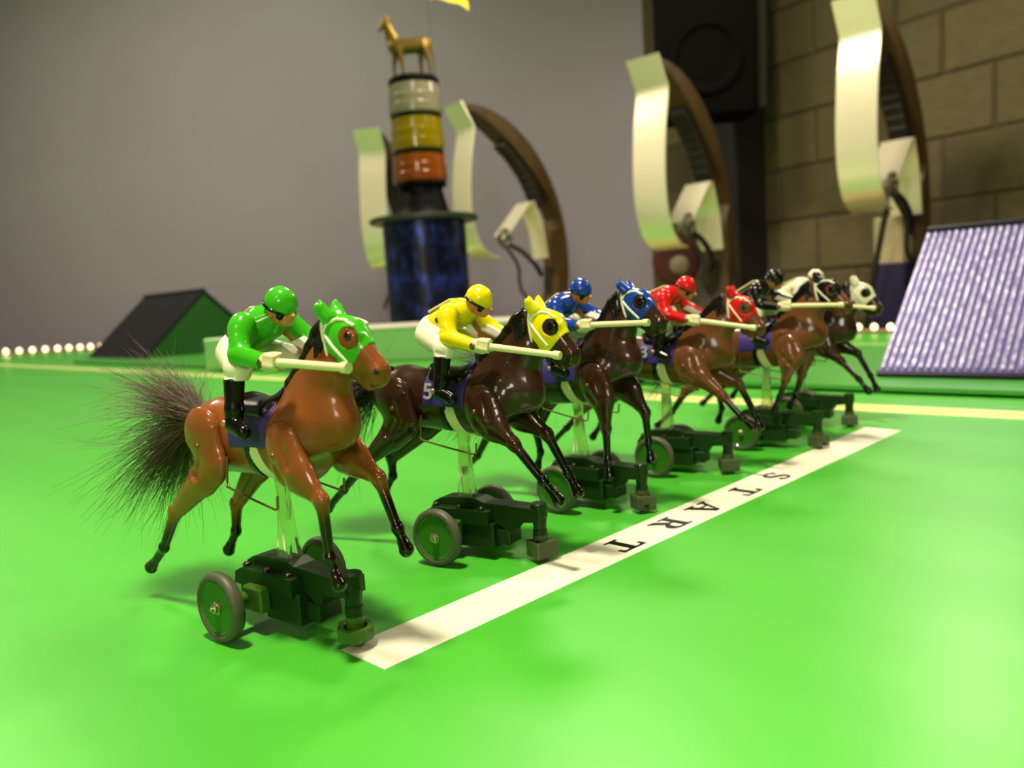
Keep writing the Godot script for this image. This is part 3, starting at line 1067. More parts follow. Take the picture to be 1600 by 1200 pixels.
func build_carriage(t: Node3D, i: int, ox: float) -> void:
	var dark := mat(c8(26, 54, 20), 0.48, 0.0, 0.1)
	dark.roughness_texture = noise_tex(0.05, Color(0.55, 0.55, 0.55), Color(1, 1, 1), 128, 4, 61)
	tri(dark, Vector3.ONE * 12.0, false)
	var green := mat(c8(66, 106, 34), 0.35, 0.0, 0.25)
	var rubber := mat(c8(72, 76, 56), 0.5)
	var hub := mat(c8(48, 106, 26), 0.32, 0.0, 0.3)
	var steel := mat(c8(176, 170, 140), 0.28, 0.9)
	var sh := Transform3D(Basis(), Vector3(ox * 0.6 * MM, 0, 0))
	# deck with a rounded tail and an arm that reaches forward
	var deck := PackedVector2Array([Vector2(-24, 27), Vector2(40, 27), Vector2(46, 23), Vector2(52, 23), Vector2(54, 29), Vector2(74, 31), Vector2(74, 41), Vector2(45, 42), Vector2(28, 42.5), Vector2(20, 45), Vector2(-2, 45), Vector2(-14, 43.5), Vector2(-21, 40), Vector2(-24.5, 34)])
	var q := shape().prism(deck, -8, 8)
	var wide := PackedVector2Array([Vector2(-24, 27), Vector2(36, 27), Vector2(36, 38), Vector2(-16, 38), Vector2(-22, 35)])
	q.prism(wide, -17, 17)
	part("deck", q.mesh(MM), dark, t, sh)
	var blk := shape().box(Vector3(22, 18.5, 0), Vector3(34, 20, 30), 1.0)
	blk.box(Vector3(-6, 20, 0), Vector3(24, 15, 34), 1.0)
	blk.box(Vector3(44, 17, 0), Vector3(12, 12, 18), 1.0)
	part("gear_block", blk.mesh(MM), dark, t, sh)
	for s in [1.0, -1.0]:
		part("axle_box", shape().box(Vector3(2, 22, 19 * s), Vector3(19, 16, 8), 1.2).mesh(MM), green, t, sh)
	part("axle", shape().lathe([Vector2(4.2, -37), Vector2(4.2, 37)], Vector3(0, 22, 0), Basis(Vector3.RIGHT, PI / 2), 20).mesh(MM), green, t)
	for b: Vector3 in [Vector3(-16, 38.5, 12), Vector3(8, 39, 14.5), Vector3(28, 38.5, 13)]:
		part("bolt", shape().lathe([Vector2(2.6, -1), Vector2(2.6, 1.2), Vector2(1.6, 2.0), Vector2(0.001, 2.1)], b, Basis(), 6).mesh(MM), mat(c8(70, 58, 40), 0.35, 0.7), t, sh)
	# wheels: tyre, disc and nut
	for s in [1.0, -1.0]:
		var wb := Basis(Vector3.RIGHT, s * PI / 2)
		var wc := Vector3(0, 22, 39.5 * s)
		var tyre := [Vector2(17.2, -3.9), Vector2(19.0, -4.3), Vector2(20.6, -3.6), Vector2(21.8, -1.8), Vector2(22.0, 0.0), Vector2(21.8, 1.8), Vector2(20.6, 3.6), Vector2(19.0, 4.3), Vector2(17.8, 4.1), Vector2(17.0, 3.0)]
		var wheel := part("wheel", shape().lathe(tyre, wc, wb, 48, true).mesh(MM), rubber, t)
		part("wheel_disc", shape().lathe([Vector2(0.001, -3.0), Vector2(17.3, -3.0), Vector2(17.3, 3.0), Vector2(16.4, 3.5), Vector2(15.5, 2.7), Vector2(5.0, 2.4), Vector2(0.001, 2.4)], wc, wb, 40).mesh(MM), hub, wheel)
		part("nut", shape().lathe([Vector2(4.2, 2.2), Vector2(4.2, 3.2), Vector2(3.0, 3.4), Vector2(3.0, 5.2), Vector2(2.2, 5.9), Vector2(1.4, 6.0), Vector2(1.2, 6.9), Vector2(0.001, 7.0)], wc, wb, 14).mesh(MM), steel, wheel)
	# swivelling guide in front
	part("guide_post", shape().lathe([Vector2(5.4, 16), Vector2(5.4, 24), Vector2(4.7, 24.4), Vector2(5.8, 33), Vector2(6.4, 34), Vector2(6.4, 43.5), Vector2(5.6, 44.3), Vector2(0.001, 44.3)], Vector3(72, 0, 0), Basis(), 26).mesh(MM), dark, t, sh)
	var turn := Basis(Vector3.UP, [0.4, 1.2, 2.6, 0.6, 2.8, 0.3][i])
	var g := shape()
	var c := Vector3(72, 0, 0)
	if i == 0:
		g.lathe([Vector2(5.6, 9), Vector2(5.6, 18), Vector2(4.5, 18)], c, Basis(), 24)
		g.lathe([Vector2(7.2, 12.5), Vector2(7.2, 5), Vector2(10.4, 5), Vector2(10.8, 5.5), Vector2(10.8, 12.2), Vector2(10.4, 12.6), Vector2(7.2, 12.6)], c + Vector3(2, 0, 2), Basis(), 30)
		g.lathe([Vector2(0.001, 5), Vector2(7.4, 5), Vector2(7.4, 7), Vector2(0.001, 7)], c + Vector3(2, 0, 2), Basis(), 24)
		g.box(c + Vector3(-8.5, 8.5, -2), Vector3(6, 9, 13), 1.0)
	else:
		g.lathe([Vector2(5.8, 13), Vector2(5.8, 20), Vector2(4.5, 20)], c, Basis(), 24)
		g.box(c + turn * Vector3(0, 9.5, 5.2), Vector3(20, 13, 7.5), 1.0, turn)
		g.box(c + turn * Vector3(0, 9.5, -5.2), Vector3(16, 13, 7.5), 1.0, turn)
		g.box(c + turn * Vector3(-6, 12, 0), Vector3(7, 8, 12), 0.8, turn)
	part("guide_block", g.mesh(MM), green if i == 0 else mat(c8(60, 74, 42), 0.45), t, sh)
	part("guide_roller", shape().lathe([Vector2(0.001, 0.0), Vector2(3.6, 0.0), Vector2(4.2, 0.8), Vector2(4.2, 5.5), Vector2(0.001, 5.5)], Vector3(73, 0, 0), Basis(), 18).mesh(MM), mat(c8(90, 70, 50), 0.4), t, sh)


# ================================================================ jockeys
func build_jockey_parts() -> void:
	var skin := []
	skin.append(bone(Vector3(-13, 177, 0), Vector3(11, 189, 0), 8.0, 9.5, 1.15, 4))
	both(skin, Vector3(12, 190, 12), Vector3(17, 173, 24), 5, 4.5, 1.0, 3)
	both(skin, Vector3(17, 173, 24), Vector3(42, 167, 23), 4.5, 3.4, 1.0, 2)
	both(skin, Vector3(-13, 174, 9), Vector3(13, 164, 23.5), 7.0, 5.5, 1.0, 3)
	both(skin, Vector3(13, 164, 24.5), Vector3(11.5, 138, 28.6), 5.0, 3.8, 1.0, 2)
	skin.append(bone(Vector3(15, 191, 0), Vector3(25, 195, 0), 5.6, 5.4, 1.0, 3))
	skin.append(bone(Vector3(28, 199, 0), Vector3(30, 195.5, 0), 8.2, 6.8, 0.92, 3))
	skin.append(bone(Vector3(32, 190.5, 0), Vector3(33, 190, 0), 4.2, 3.6, 0.95, 4))
	skin.append(bone(Vector3(36.8, 194.5, 0), Vector3(39.6, 192.2, 0), 1.4, 1.7, 0.9, 1.5))
	both(skin, Vector3(28, 195.5, 7.0), Vector3(26.8, 193.2, 7.0), 2.0, 1.4, 0.6, 1.0)
	skin.append(bone(Vector3(38.6, 189.0, -2.6), Vector3(38.6, 189.0, 2.6), 0.7, 0.7, 1.0, 0.6, 1))
	shared.rider = solid(skin, 0.9)
	var jk := []
	jk.append(bone(Vector3(-12, 180, 0), Vector3(11, 190, 0), 10.0, 11.5, 1.18, 4))
	jk.append(bone(Vector3(14, 191, 0), Vector3(19, 193, 0), 8.5, 6.8, 1.0, 4))
	shared.jacket = solid(jk, 0.9, 0.0, [Plane(Vector3(-0.9, -0.45, 0).normalized(), Vector3(-16, 177, 0))])
	for s in [1.0, -1.0]:
		var sl := []
		var el := Vector3(17, 172.5, 24.5 * s) if s > 0 else Vector3(24, 176, -25)
		var wr := Vector3(38, 167.3, 23 * s) if s > 0 else Vector3(43, 170, -20)
		sl.append(bone(Vector3(11, 190, 15.5 * s), Vector3(12, 187, 18 * s), 8.0, 7.6, 0.95, 2))
		sl.append(bone(Vector3(12, 188, 18 * s), el, 7.4, 6.4, 0.95, 3))
		sl.append(bone(el, wr, 6.4, 5.0, 0.95, 3))
		sl.append(bone(Vector3(13.5, 180, 29.5 * s), Vector3(19, 179, 30 * s), 1.0, 1.0, 1.0, 2, 1))
		sl.append(bone(Vector3(22, 178.5, 30 * s), Vector3(14, 177, 30.5 * s), 0.8, 0.8, 1.0, 2, 1))
		shared["sleeve%d" % s] = solid(sl, 0.8)
		var hd := []
		var hc := Vector3(46, 166.8, 23) if s > 0 else Vector3(50, 169, -19)
		hd.append(bone(hc + Vector3(-6, 0.2, 0), hc, 5.2, 6.0, 0.9, 2))
		for k in 4:
			var fx := 0.4 + 2.3 * k
			var o := hc + Vector3(fx, 3.6 - 0.35 * k, 2.2 * s)
			var r := [1.75, 1.8, 1.7, 1.5][k] as float
			hd.append(bone(hc + Vector3(fx - 2.0, 4.2, -2 * s), o + Vector3(0, 0.6, 2.2 * s), r, r, 1.0, 0.9))
			hd.append(bone(o + Vector3(0, 0.6, 2.2 * s), o + Vector3(-0.3, -4.6, 3.0 * s), r, r * 0.95, 1.0, 0.7))
			hd.append(bone(o + Vector3(-0.3, -4.6, 3.0 * s), o + Vector3(-0.8, -6.6, 0.2 * s), r * 0.95, r * 0.8, 1.0, 0.7))
		hd.append(bone(hc + Vector3(-2, -2.0, -3.5 * s), hc + Vector3(5.5, -2.6, -3.8 * s), 1.9, 1.6, 1.0, 1.0))
		hd.append(bone(hc + Vector3(5.5, -2.6, -3.8 * s), hc + Vector3(8.2, 0.6, -2.4 * s), 1.6, 1.3, 1.0, 1.0))
		shared["hand%d" % s] = solid(hd, 0.6)
		var bt := []
		bt.append(bone(Vector3(12.5, 160, 26.8 * s), Vector3(11.5, 141, 28.6 * s), 7.0, 6.0, 0.85, 2))
		bt.append(bone(Vector3(11.5, 140, 28.8 * s), Vector3(10.5, 133.5, 29.4 * s), 5.6, 5.4, 0.9, 3))
		bt.append(bone(Vector3(10.5, 131.5, 29.6 * s), Vector3(22.5, 127.5, 31.5 * s), 5.4, 4.6, 0.95, 2))
		shared["boot%d" % s] = solid(bt, 0.8, 0.0, [Plane(Vector3.UP, 159.0)])
	var br := []
	br.append(bone(Vector3(-15, 178, 0), Vector3(-10, 177, 0), 11.0, 10.0, 1.22, 4))
	both(br, Vector3(-14, 173, 9), Vector3(13, 164.5, 23.5), 10.5, 8.2, 0.95, 4)
	both(br, Vector3(13, 164, 24.5), Vector3(12.6, 155, 26.6), 8.0, 7.2, 0.9, 3)
	both(br, Vector3(9, 162, 33), Vector3(17, 160.5, 32), 1.0, 1.0, 1.0, 2, 1)
	shared.breeches = solid(br, 0.9, 0.0, [Plane(Vector3.DOWN, -157.0), Plane(Vector3(0.6, 0.8, 0).normalized(), Vector3(-8, 186, 0))])
	var n := Vector3(0.5, 0.866, 0)
	var hc := Vector3(28.6, 201.5, 0)
	shared.helmet = solid([bone(hc, hc + Vector3(1.2, -0.4, 0), 10.0, 9.8, 0.93, 2), bone(hc + Vector3(4, -3.4, 0), hc + Vector3(7.6, -5.0, 0), 5.5, 3.4, 1.3, 3)], 0.7, 0.0, [Plane(-n, hc - n * 3.6)])


func build_jockey(i: int, name_: String, c: Color, P: Transform3D, place: Transform3D, label: String) -> void:
	var t := thing("jockey_figurine", label, "figurine", "jockey figurines on the toy racehorses")
	t.transform = place
	var silk := mat(c, 0.24, 0.0, 0.6)
	var cream := mat(c8(228, 216, 172), 0.4, 0.0, 0.2)
	var white := mat(c8(232, 226, 200), 0.42, 0.0, 0.15)
	var black := mat(c8(9, 9, 9), 0.25, 0.0, 0.4)
	var brass := mat(c8(128, 100, 66), 0.35, 0.85)
	part("body", shared.rider, mat(c8(196, 132, 84), 0.4, 0.0, 0.2), t, P)
	part("jacket", shared.jacket, silk, t, P)
	part("breeches", shared.breeches, white, t, P)
	part("back_plate", shape().box(Vector3(-4.4, 195.6, 0), Vector3(24, 1.8, 13), 0.5, Basis(Vector3.BACK, 0.42)).mesh(MM), mat(c8(214, 206, 140), 0.4), t, P)
	for s in [1, -1]:
		var sleeve := part("sleeve", shared["sleeve%d" % s], silk, t, P)
		part("rivet", shape().lathe([Vector2(2.6, -1.5), Vector2(2.6, 0.3), Vector2(1.7, 1.1), Vector2(0.001, 1.3)], Vector3(6.5, 185.5, 23.0 * s), Basis(Vector3.RIGHT, s * PI / 2), 16, true).mesh(MM), brass, sleeve)
		var hand := part("hand", shared["hand%d" % s], cream, t, P)
		part("rivet", shape().lathe([Vector2(2.7, -1), Vector2(2.7, 0.4), Vector2(1.7, 1.2), Vector2(0.001, 1.4)], Vector3(40.5, 166.8, 27.4) if s > 0 else Vector3(45, 169, -23.6), Basis(Vector3.RIGHT, s * PI / 2), 16, true).mesh(MM), brass, hand)
		var boot := part("boot", shared["boot%d" % s], black, t, P)
		part("spur", shape().lathe([Vector2(2.0, -1.5), Vector2(2.0, 0.8), Vector2(1.2, 1.5), Vector2(0.001, 1.6)], Vector3(8.0, 133, 34.2 * s), Basis(Vector3.RIGHT, s * PI / 2), 14, true).mesh(MM), mat(c8(190, 150, 96), 0.3, 0.7), boot)
	part("whip", shape().tube([Vector3(47, 167.2, 25.0), Vector3(70, 165.2, 24.2), Vector3(104, 162.2, 23.0), Vector3(106, 162.0, 22.9), Vector3(110.5, 161.6, 22.8)], [2.7, 2.5, 2.3, 3.1, 3.0], 12).mesh(MM), cream, t, P)
	part("rein_lever", shape().box(Vector3(33, 174.5, -13), Vector3(19, 2.0, 10), 0.6, Basis(Vector3.BACK, -0.4) * Basis(Vector3.RIGHT, 0.35)).mesh(MM), mat(c8(222, 218, 190), 0.4), t, P)
	var helmet := part("helmet", shared.helmet, silk, t, P)
	# goggles: strap round the helmet's rim and dark lenses
	var n := Vector3(0.5, 0.866, 0)
	var rim := Basis(Vector3(0.866, -0.5, 0), n, Vector3(0, 0, 1))
	var loop := []
	var hc := Vector3(29.0, 201.3, 0) - n * 3.0
	for k in 33:
		var a := TAU * k / 32.0
		loop.append(hc + rim * Vector3(cos(a) * 10.0, 0, sin(a) * 9.2))
	part("goggles", shape().tube(loop, [1.05], 8, 1.0, false).mesh(MM), black, t, P)
	var lens := shape()
	for s in [1.0, -1.0]:
		lens.lathe([Vector2(3.5, -1.8), Vector2(3.3, 0.4), Vector2(2.0, 1.3), Vector2(0.001, 1.6)], hc + rim * Vector3(8.3, -2.0, 3.3 * s), Basis(Vector3(0, 0, 1), rim * Vector3(1, -0.15, 0.22 * s).normalized(), Vector3(0, 0, 1).cross(rim * Vector3(1, -0.15, 0.22 * s).normalized())).orthonormalized(), 18, true)
	part("goggle_lens", lens.mesh(MM), mat(c8(6, 6, 6), 0.1, 0.0, 0.6), t, P)


# ================================================================ background
func prism_roof(called: String, label: String, a0: float, b0: float, length: float, y: float, half: float, high: float, ridged: bool) -> void:
	var t := thing(called, label, "model building")
	# local frame: x along the lanes, y up, z towards the camera across the lanes
	t.transform = Transform3D(Basis(HEAD, Vector3.UP, -AWAY), lane(a0, b0, y))
	var glitter := mat(Color.WHITE, 0.3, 0.35 if ridged else 0.65)
	if ridged:
		var film := noise_tex(0.03, c8(132, 124, 188), c8(230, 226, 251), 512, 5, 71)  # pale blotches put the sparkle of the film into its colour
		film.color_ramp.set_offset(0, 0.32)
		film.color_ramp.set_offset(1, 0.72)
		glitter.albedo_texture = film
	else:
		glitter.albedo_texture = noise_tex(0.05, c8(26, 24, 34), c8(50, 47, 62), 256, 4, 72)
	glitter.roughness_texture = noise_tex(0.06, Color(0.5, 0.5, 0.5), Color(1, 1, 1), 256, 4, 73)
	glitter.roughness = 0.45
	if ridged:
		glitter.heightmap_enabled = true
		glitter.heightmap_texture = noise_tex(0.05, Color.BLACK, Color.WHITE, 512, 5, 74)
		glitter.heightmap_scale = 0.08
	tri(glitter, Vector3(4, 2.6, 4), ridged)
	var gable := PackedVector2Array([Vector2(-0.01, 0.0), Vector2(-half, high - 0.012), Vector2(-2.0 * half + 0.01, 0.0)])
	# gables stand in the z/y plane
	var side := Transform3D(Basis(Vector3(0, 0, 1), Vector3.UP, Vector3(-1, 0, 0)), Vector3())
	var gm := mat(c8(16, 84, 14), 0.5)
	part("gable", shape().prism(gable, -length + 0.012, -length + 0.03, side).mesh(), gm, t)
	part("gable", shape().prism(gable, -0.03, -0.012, side).mesh(), gm, t)
	var slope := Vector2(half, high)
	var ang := atan2(high, half)
	for s in [1.0, -1.0]:
		var basis := Basis(Vector3.RIGHT, Vector3(0, sin(ang), -cos(ang) * s), Vector3(0, cos(ang), sin(ang) * s))
		if s < 0.0:
			basis.x = -basis.x
		var mid := Vector3(length * 0.5, high * 0.5, -half * (0.5 if s > 0.0 else 1.5))
		var under := glitter
		if ridged:
			under = mat(c8(112, 104, 168), 0.4, 0.3)
		var roof := part("roof_board", shape().box(Vector3(0, 0, -0.006), Vector3(length, slope.length(), 0.014), 0.003).mesh(), under, t, Transform3D(basis, mid))
		if ridged and s > 0.0:
			part("edge_trim", shape().box(Vector3(0, -slope.length() * 0.5 + 0.006, 0.003), Vector3(length, 0.012, 0.008), 0.002).mesh(), mat(c8(36, 32, 56), 0.4, 0.5), roof)
			var rm := shape().box(Vector3(), Vector3(0.0062, slope.length() - 0.03, 0.005), 0.0018).mesh()
			var count := int(length / 0.0128)
			for k in count:
				part("ridge", rm, glitter, roof, Transform3D(Basis(), Vector3(-length * 0.5 + 0.0128 * (k + 0.5), 0.004, 0.0035)))
	part("ridge_cap", shape().box(Vector3(length * 0.5, high + 0.002, -half), Vector3(length, 0.012, 0.022), 0.004).mesh(), mat(c8(60, 58, 72), 0.35, 0.5), t)


func station(at: Vector3, az: float, h: float, label: String, extra: String) -> void:
	var t := thing("player_station", label, "metal frame", "sheet metal frames along the far side of the table")
	# x goes back from the face, y up, z across the metal band (to the viewer's right when seen from the front is -z)
	var a := deg_to_rad(az)
	var bx := Vector3(sin(a), 0, -cos(a))
	t.transform = Transform3D(Basis(bx, Vector3.UP, bx.cross(Vector3.UP)), at)
	var sheet := mat(c8(242, 232, 206), 0.3, 0.42)
	var wood := mat(Color.WHITE, 0.5)
	wood.albedo_texture = noise_tex(0.02, c8(62, 44, 14), c8(86, 62, 24), 256, 4, 82)
	tri(wood, Vector3(6, 1.2, 6), false)
	var dark := mat(c8(24, 17, 8), 0.7)
	var wd := 0.155
	# band: profile in x/y as a thin sheet
	var line: Array = [Vector2(-0.045, 1.0), Vector2(-0.005, 0.905), Vector2(0.018, 0.855), Vector2(0.016, 0.80), Vector2(-0.008, 0.66), Vector2(-0.024, 0.50), Vector2(-0.030, 0.36), Vector2(-0.024, 0.24), Vector2(-0.004, 0.14), Vector2(0.03, 0.065), Vector2(0.08, 0.015), Vector2(0.13, 0.0)]
	var fine := []
	for i in line.size() - 1:
		for k in 4:
			var p0: Vector2 = line[maxi(i - 1, 0)]
			var p1: Vector2 = line[i]
			var p2: Vector2 = line[i + 1]
			var p3: Vector2 = line[mini(i + 2, line.size() - 1)]
			fine.append(p1.cubic_interpolate(p2, p0, p3, k / 4.0) if i > 1 else p1.lerp(p2, k / 4.0))
	fine.append(line[-1])
	var poly := PackedVector2Array()
	var thick := 0.006
	for p: Vector2 in fine:
		poly.append(Vector2(p.x, p.y * h))
	for i in range(fine.size() - 1, -1, -1):
		var d: Vector2 = (fine[mini(i + 1, fine.size() - 1)] - fine[maxi(i - 1, 0)]).normalized()
		poly.append(Vector2(fine[i].x, fine[i].y * h) + Vector2(-d.y, d.x) * thick)
	part("metal_band", shape().prism(poly, -wd * 0.5, wd * 0.5, Transform3D(), true).mesh(), sheet, t)
	# bowed wooden back, a crescent as wide as the band
	var outer := []
	var inner := []
	for k in 25:
		var f := k / 24.0
		var g := lerpf(PI * 0.5, -PI * 0.11, f)
		outer.append(Vector2(0.02 + 0.60 * cos(g), -0.02 + 1.02 * sin(g)))
		var wdt := 0.012 + 0.075 * sin(PI * minf(1.0, f * 1.35 + 0.05))
		if f > 0.7:
			wdt = 0.075
		inner.append(Vector2(0.02 + (0.60 - wdt) * cos(g), -0.02 + (1.02 - wdt * 1.4) * sin(g)))
	var cres := PackedVector2Array()
	for p: Vector2 in outer:
		cres.append(Vector2(p.x, p.y * h))
	inner.reverse()
	for p: Vector2 in inner:
		cres.append(Vector2(p.x, p.y * h))
	part("wooden_bow", shape().prism(cres, -wd * 0.5, wd * 0.5 - 0.03, Transform3D(), true).mesh(), wood, t)
	# dark notched strip inside the bow
	var notch := shape()
	for k in 9:
		var g := lerpf(PI * 0.34, PI * 0.15, k / 8.0)
		var c := Vector3(0.02 + 0.50 * cos(g), (-0.02 + 0.89 * sin(g)) * h, -0.015)
		notch.box(c, Vector3(0.05, 0.052, 0.08), 0.006, Basis(Vector3.BACK, g))
	part("notched_strip", notch.mesh(), dark, t)
	# bent bracket, an upside down V
	var v := PackedVector2Array()
	var vin := [Vector2(0.20, 0.16), Vector2(0.36, 0.38), Vector2(0.385, 0.385), Vector2(0.44, 0.20), Vector2(0.46, 0.0)]
	for p: Vector2 in vin:
		v.append(Vector2(p.x, p.y * h))
	for k in range(vin.size() - 1, -1, -1):
		v.append(Vector2(vin[k].x - (0.006 if k > 1 else -0.004), vin[k].y * h - 0.006))
	part("bracket", shape().prism(v, -wd * 0.5 + 0.02, wd * 0.5 - 0.01).mesh(), sheet, t)
	# knob and cables
	var kc := Vector3(0.19, 0.13 * h, 0.03)
	var ring := []
	for k in 25:
		ring.append(kc + Vector3(cos(TAU * k / 24.0) * 0.035, sin(TAU * k / 24.0) * 0.042, 0.02))
	part("clamp_ring", shape().tube(ring, [0.011], 8, 1.0, false).mesh(), mat(c8(110, 104, 86), 0.35, 0.7), t)
	part("knob", shape().lathe([Vector2(0.001, -0.03), Vector2(0.02, -0.03), Vector2(0.026, -0.01), Vector2(0.02, 0.02), Vector2(0.001, 0.026)], kc, Basis(Vector3.RIGHT, PI / 2), 16, true).mesh(), mat(c8(150, 146, 128), 0.3, 0.8), t)
	var rubber := mat(c8(22, 22, 20), 0.55)
	part("cable", shape().tube(curve_points([kc + Vector3(0.02, -0.03, 0.02), kc + Vector3(0.1, -0.07, 0.03), kc + Vector3(0.2, -0.15, 0.02), Vector3(0.46, -0.10, 0.0)], 0.03), [0.013], 8).mesh(), rubber, t)
	part("cable", shape().tube(curve_points([kc + Vector3(0.0, -0.04, 0.02), kc + Vector3(0.05, -0.14, 0.05), kc + Vector3(0.06, -0.26, 0.05), kc + Vector3(0.12, -0.34, 0.06), kc + Vector3(0.2, -0.4, 0.0)], 0.03), [0.009], 8).mesh(), rubber, t)
	if extra == "rod" or extra == "hook":
		part("drop_rod", shape().tube(curve_points([Vector3(0.10, 0.0, 0.06), Vector3(0.10, -0.06, 0.045), Vector3(0.12, -0.25, 0.0), Vector3(0.15, -0.55, -0.06)] if extra == "rod" else [Vector3(0.04, 0.02, 0.05), Vector3(0.07, -0.03, 0.03), Vector3(0.06, -0.14, 0.02), Vector3(0.12, -0.2, -0.03), Vector3(0.3, -0.22, -0.1)], 0.03), [0.012], 8).mesh(), rubber, t)
	# post that carries the frame, down to the floor
	var foot := at.y + 0.85
	if extra == "rod":
		part("post_cap", shape().box(Vector3(0.40, -0.11, -0.03), Vector3(0.10, 0.2, 0.12), 0.006).mesh(), mat(c8(176, 164, 128), 0.5), t)
		part("post", shape().box(Vector3(0.40, -0.2 - (foot - 0.2) * 0.5, -0.03), Vector3(0.12, foot - 0.2, 0.14), 0.006).mesh(), mat(c8(24, 22, 66), 0.5), t)
	else:
		part("post", shape().box(Vector3(0.55, -0.05 - (foot - 0.05) * 0.5, -0.03), Vector3(0.05, foot - 0.05, 0.06), 0.006).mesh(), dark, t)


func build_background() -> void:
	# light string along the rim of the table
	var ls := thing("light_string", "string of small round warm bulbs along the far rim of the table", "string lights")
	var pts := curve_points(edge, 0.05)
	var spots := []
	var run := 0.0
	for k in range(1, pts.size()):
		run -= (pts[k] - pts[k - 1]).length()
		while run < 0.0:      # the bulbs sit wider apart along the far corner
			var gap := lerpf(0.1, 0.056, clampf((pts[k].x + 3.5) / 4.5, 0.0, 1.0))
			spots.append([pts[k].lerp(pts[k - 1], -run / 0.05), gap])
			run += gap
	var lifted := []
	for p: Vector3 in pts:
		lifted.append(p + Vector3(0, 0.0075, 0))
	part("rail", shape().tube(lifted, [0.007], 6).mesh(), mat(c8(170, 120, 100), 0.5), ls)
	var warm := mat(c8(255, 240, 215), 0.4)
	warm.emission_enabled = true
	warm.emission = Color(1.0, 0.86, 0.66)
	warm.emission_energy_multiplier = 5.0
	var bulb := shape().lathe([Vector2(0.001, -0.016), Vector2(0.010, -0.013), Vector2(0.016, -0.002), Vector2(0.013, 0.010), Vector2(0.007, 0.016), Vector2(0.001, 0.018)], Vector3(), Basis(), 12, true).mesh()
	for q: Array in spots:
		part("bulb", bulb, warm, ls, Transform3D(Basis().scaled(Vector3.ONE * q[1] * 12.0), q[0] + Vector3(0, 0.012 + q[1] * 0.15, 0)))
	for k in [10, 26, 78, 96, 115, 134]:
		if k < pts.size():
			var o := OmniLight3D.new()
			o.name = "bulb_light"
			o.position = pts[k] + Vector3(0, 0.05, 0)
			o.light_color = Color(1.0, 0.84, 0.62)
			o.light_energy = 0.012
			o.light_size = 0.02
			o.omni_range = 6.0
			o.omni_attenuation = 2.0
			o.shadow_enabled = true
			ls.add_child(o, true)
	prism_roof("roof_model", "black glittering roof model with a dark green gable, far on the infield", -4.32, 1.335, 0.77, 0.012, 0.345, 0.325, false)
	prism_roof("ridged_roof", "purple glittering sloped roof board with fine ridges, beside the infield's near edge", -0.075, 1.30, 0.80, 0.012, 0.295, 0.268, true)
	# pale green box in the middle of the infield
	var bx := thing("planter_box", "long pale green box with a white rim behind the yellow jockey's horse", "box")
	var A := lane(-2.28, 1.06)
	bx.transform = Transform3D(Basis(Vector3(0.965, 0, 0.262), Vector3.UP, Vector3(-0.262, 0, 0.965)), Vector3(A.x, 0.0, A.z))
	part("side", shape().box(Vector3(0.85, 0.066, -0.2), Vector3(1.70, 0.108, 0.4), 0.004).mesh(), mat(c8(140, 196, 122), 0.3), bx)
	part("rim", shape().box(Vector3(0.98, 0.123, -0.2), Vector3(1.3, 0.01, 0.41), 0.003).mesh(), mat(c8(206, 202, 186), 0.4), bx)
	build_tower()
	station(Vector3(-0.70, 0.40, -4.55), 12.0, 0.76, "bent metal frame with wooden bow, half hidden behind the lamp tower", "hook")
	station(Vector3(-0.17, 0.40, -4.10), 53.0, 0.76, "bent metal frame with wooden bow, seen from its side beside the lamp tower", "")
	station(Vector3(0.64, 0.36, -3.40), 43.0, 0.77, "bent metal frame with wooden bow in front of the black loudspeaker", "")
	station(Vector3(1.37, 0.44, -3.10), 46.0, 0.78, "bent metal frame with wooden bow before the block wall, behind the purple ridged roof", "rod")
	# loudspeaker high in the corner, on a dark pillar
	var pil := struct("pillar", shape().box(Vector3(0, 0, 0), Vector3(0.27, 4.15, 0.22), 0.01).mesh(), mat(c8(30, 30, 26), 0.7), Transform3D(Basis(Vector3.UP, 0.5), Vector3(1.33, 1.66, -4.52)))
	pil.name = "pillar_corner"
	var sp := thing("loudspeaker", "black loudspeaker cabinet hanging high in the corner by the block wall", "loudspeaker")
	sp.transform = Transform3D(Basis(Vector3.UP, -0.12) * Basis(Vector3.RIGHT, 0.08), Vector3(1.01, 1.45, -3.85))
	var shell := mat(c8(13, 13, 12), 0.75)
	shell.metallic_specular = 0.1
	part("cabinet", shape().box(Vector3(0, 0, -0.17), Vector3(0.45, 0.94, 0.34), 0.02).mesh(), shell, sp)
	part("side_bracket", shape().box(Vector3(0.255, -0.14, -0.14), Vector3(0.06, 0.60, 0.12), 0.01).mesh(), mat(c8(14, 14, 14), 0.6), sp)
	var cone := [Vector2(0.165, 0.0), Vector2(0.165, 0.012), Vector2(0.145, 0.014), Vector2(0.135, 0.004), Vector2(0.055, -0.035), Vector2(0.05, -0.03), Vector2(0.03, -0.018), Vector2(0.001, -0.014)]
	part("woofer", shape().lathe(cone, Vector3(-0.01, -0.20, 0.004), Basis(Vector3.RIGHT, PI / 2), 36).mesh(), shell, sp)
	part("tweeter", shape().lathe([Vector2(0.06, 0.0), Vector2(0.06, 0.008), Vector2(0.045, 0.008), Vector2(0.03, 0.002), Vector2(0.001, 0.012)], Vector3(0.02, 0.25, 0.004), Basis(Vector3.RIGHT, PI / 2), 24).mesh(), mat(c8(40, 40, 38), 0.4), sp)
	# dark red reel with a pale hub behind the red jockey
	var rl := thing("red_reel", "dark red reel with a pale hub below the third metal frame", "reel")
	rl.transform = Transform3D(Basis(Vector3.UP, -0.2), Vector3(0.83, 0.32, -3.9)) * Transform3D(Basis().scaled(Vector3.ONE * 0.72), Vector3())
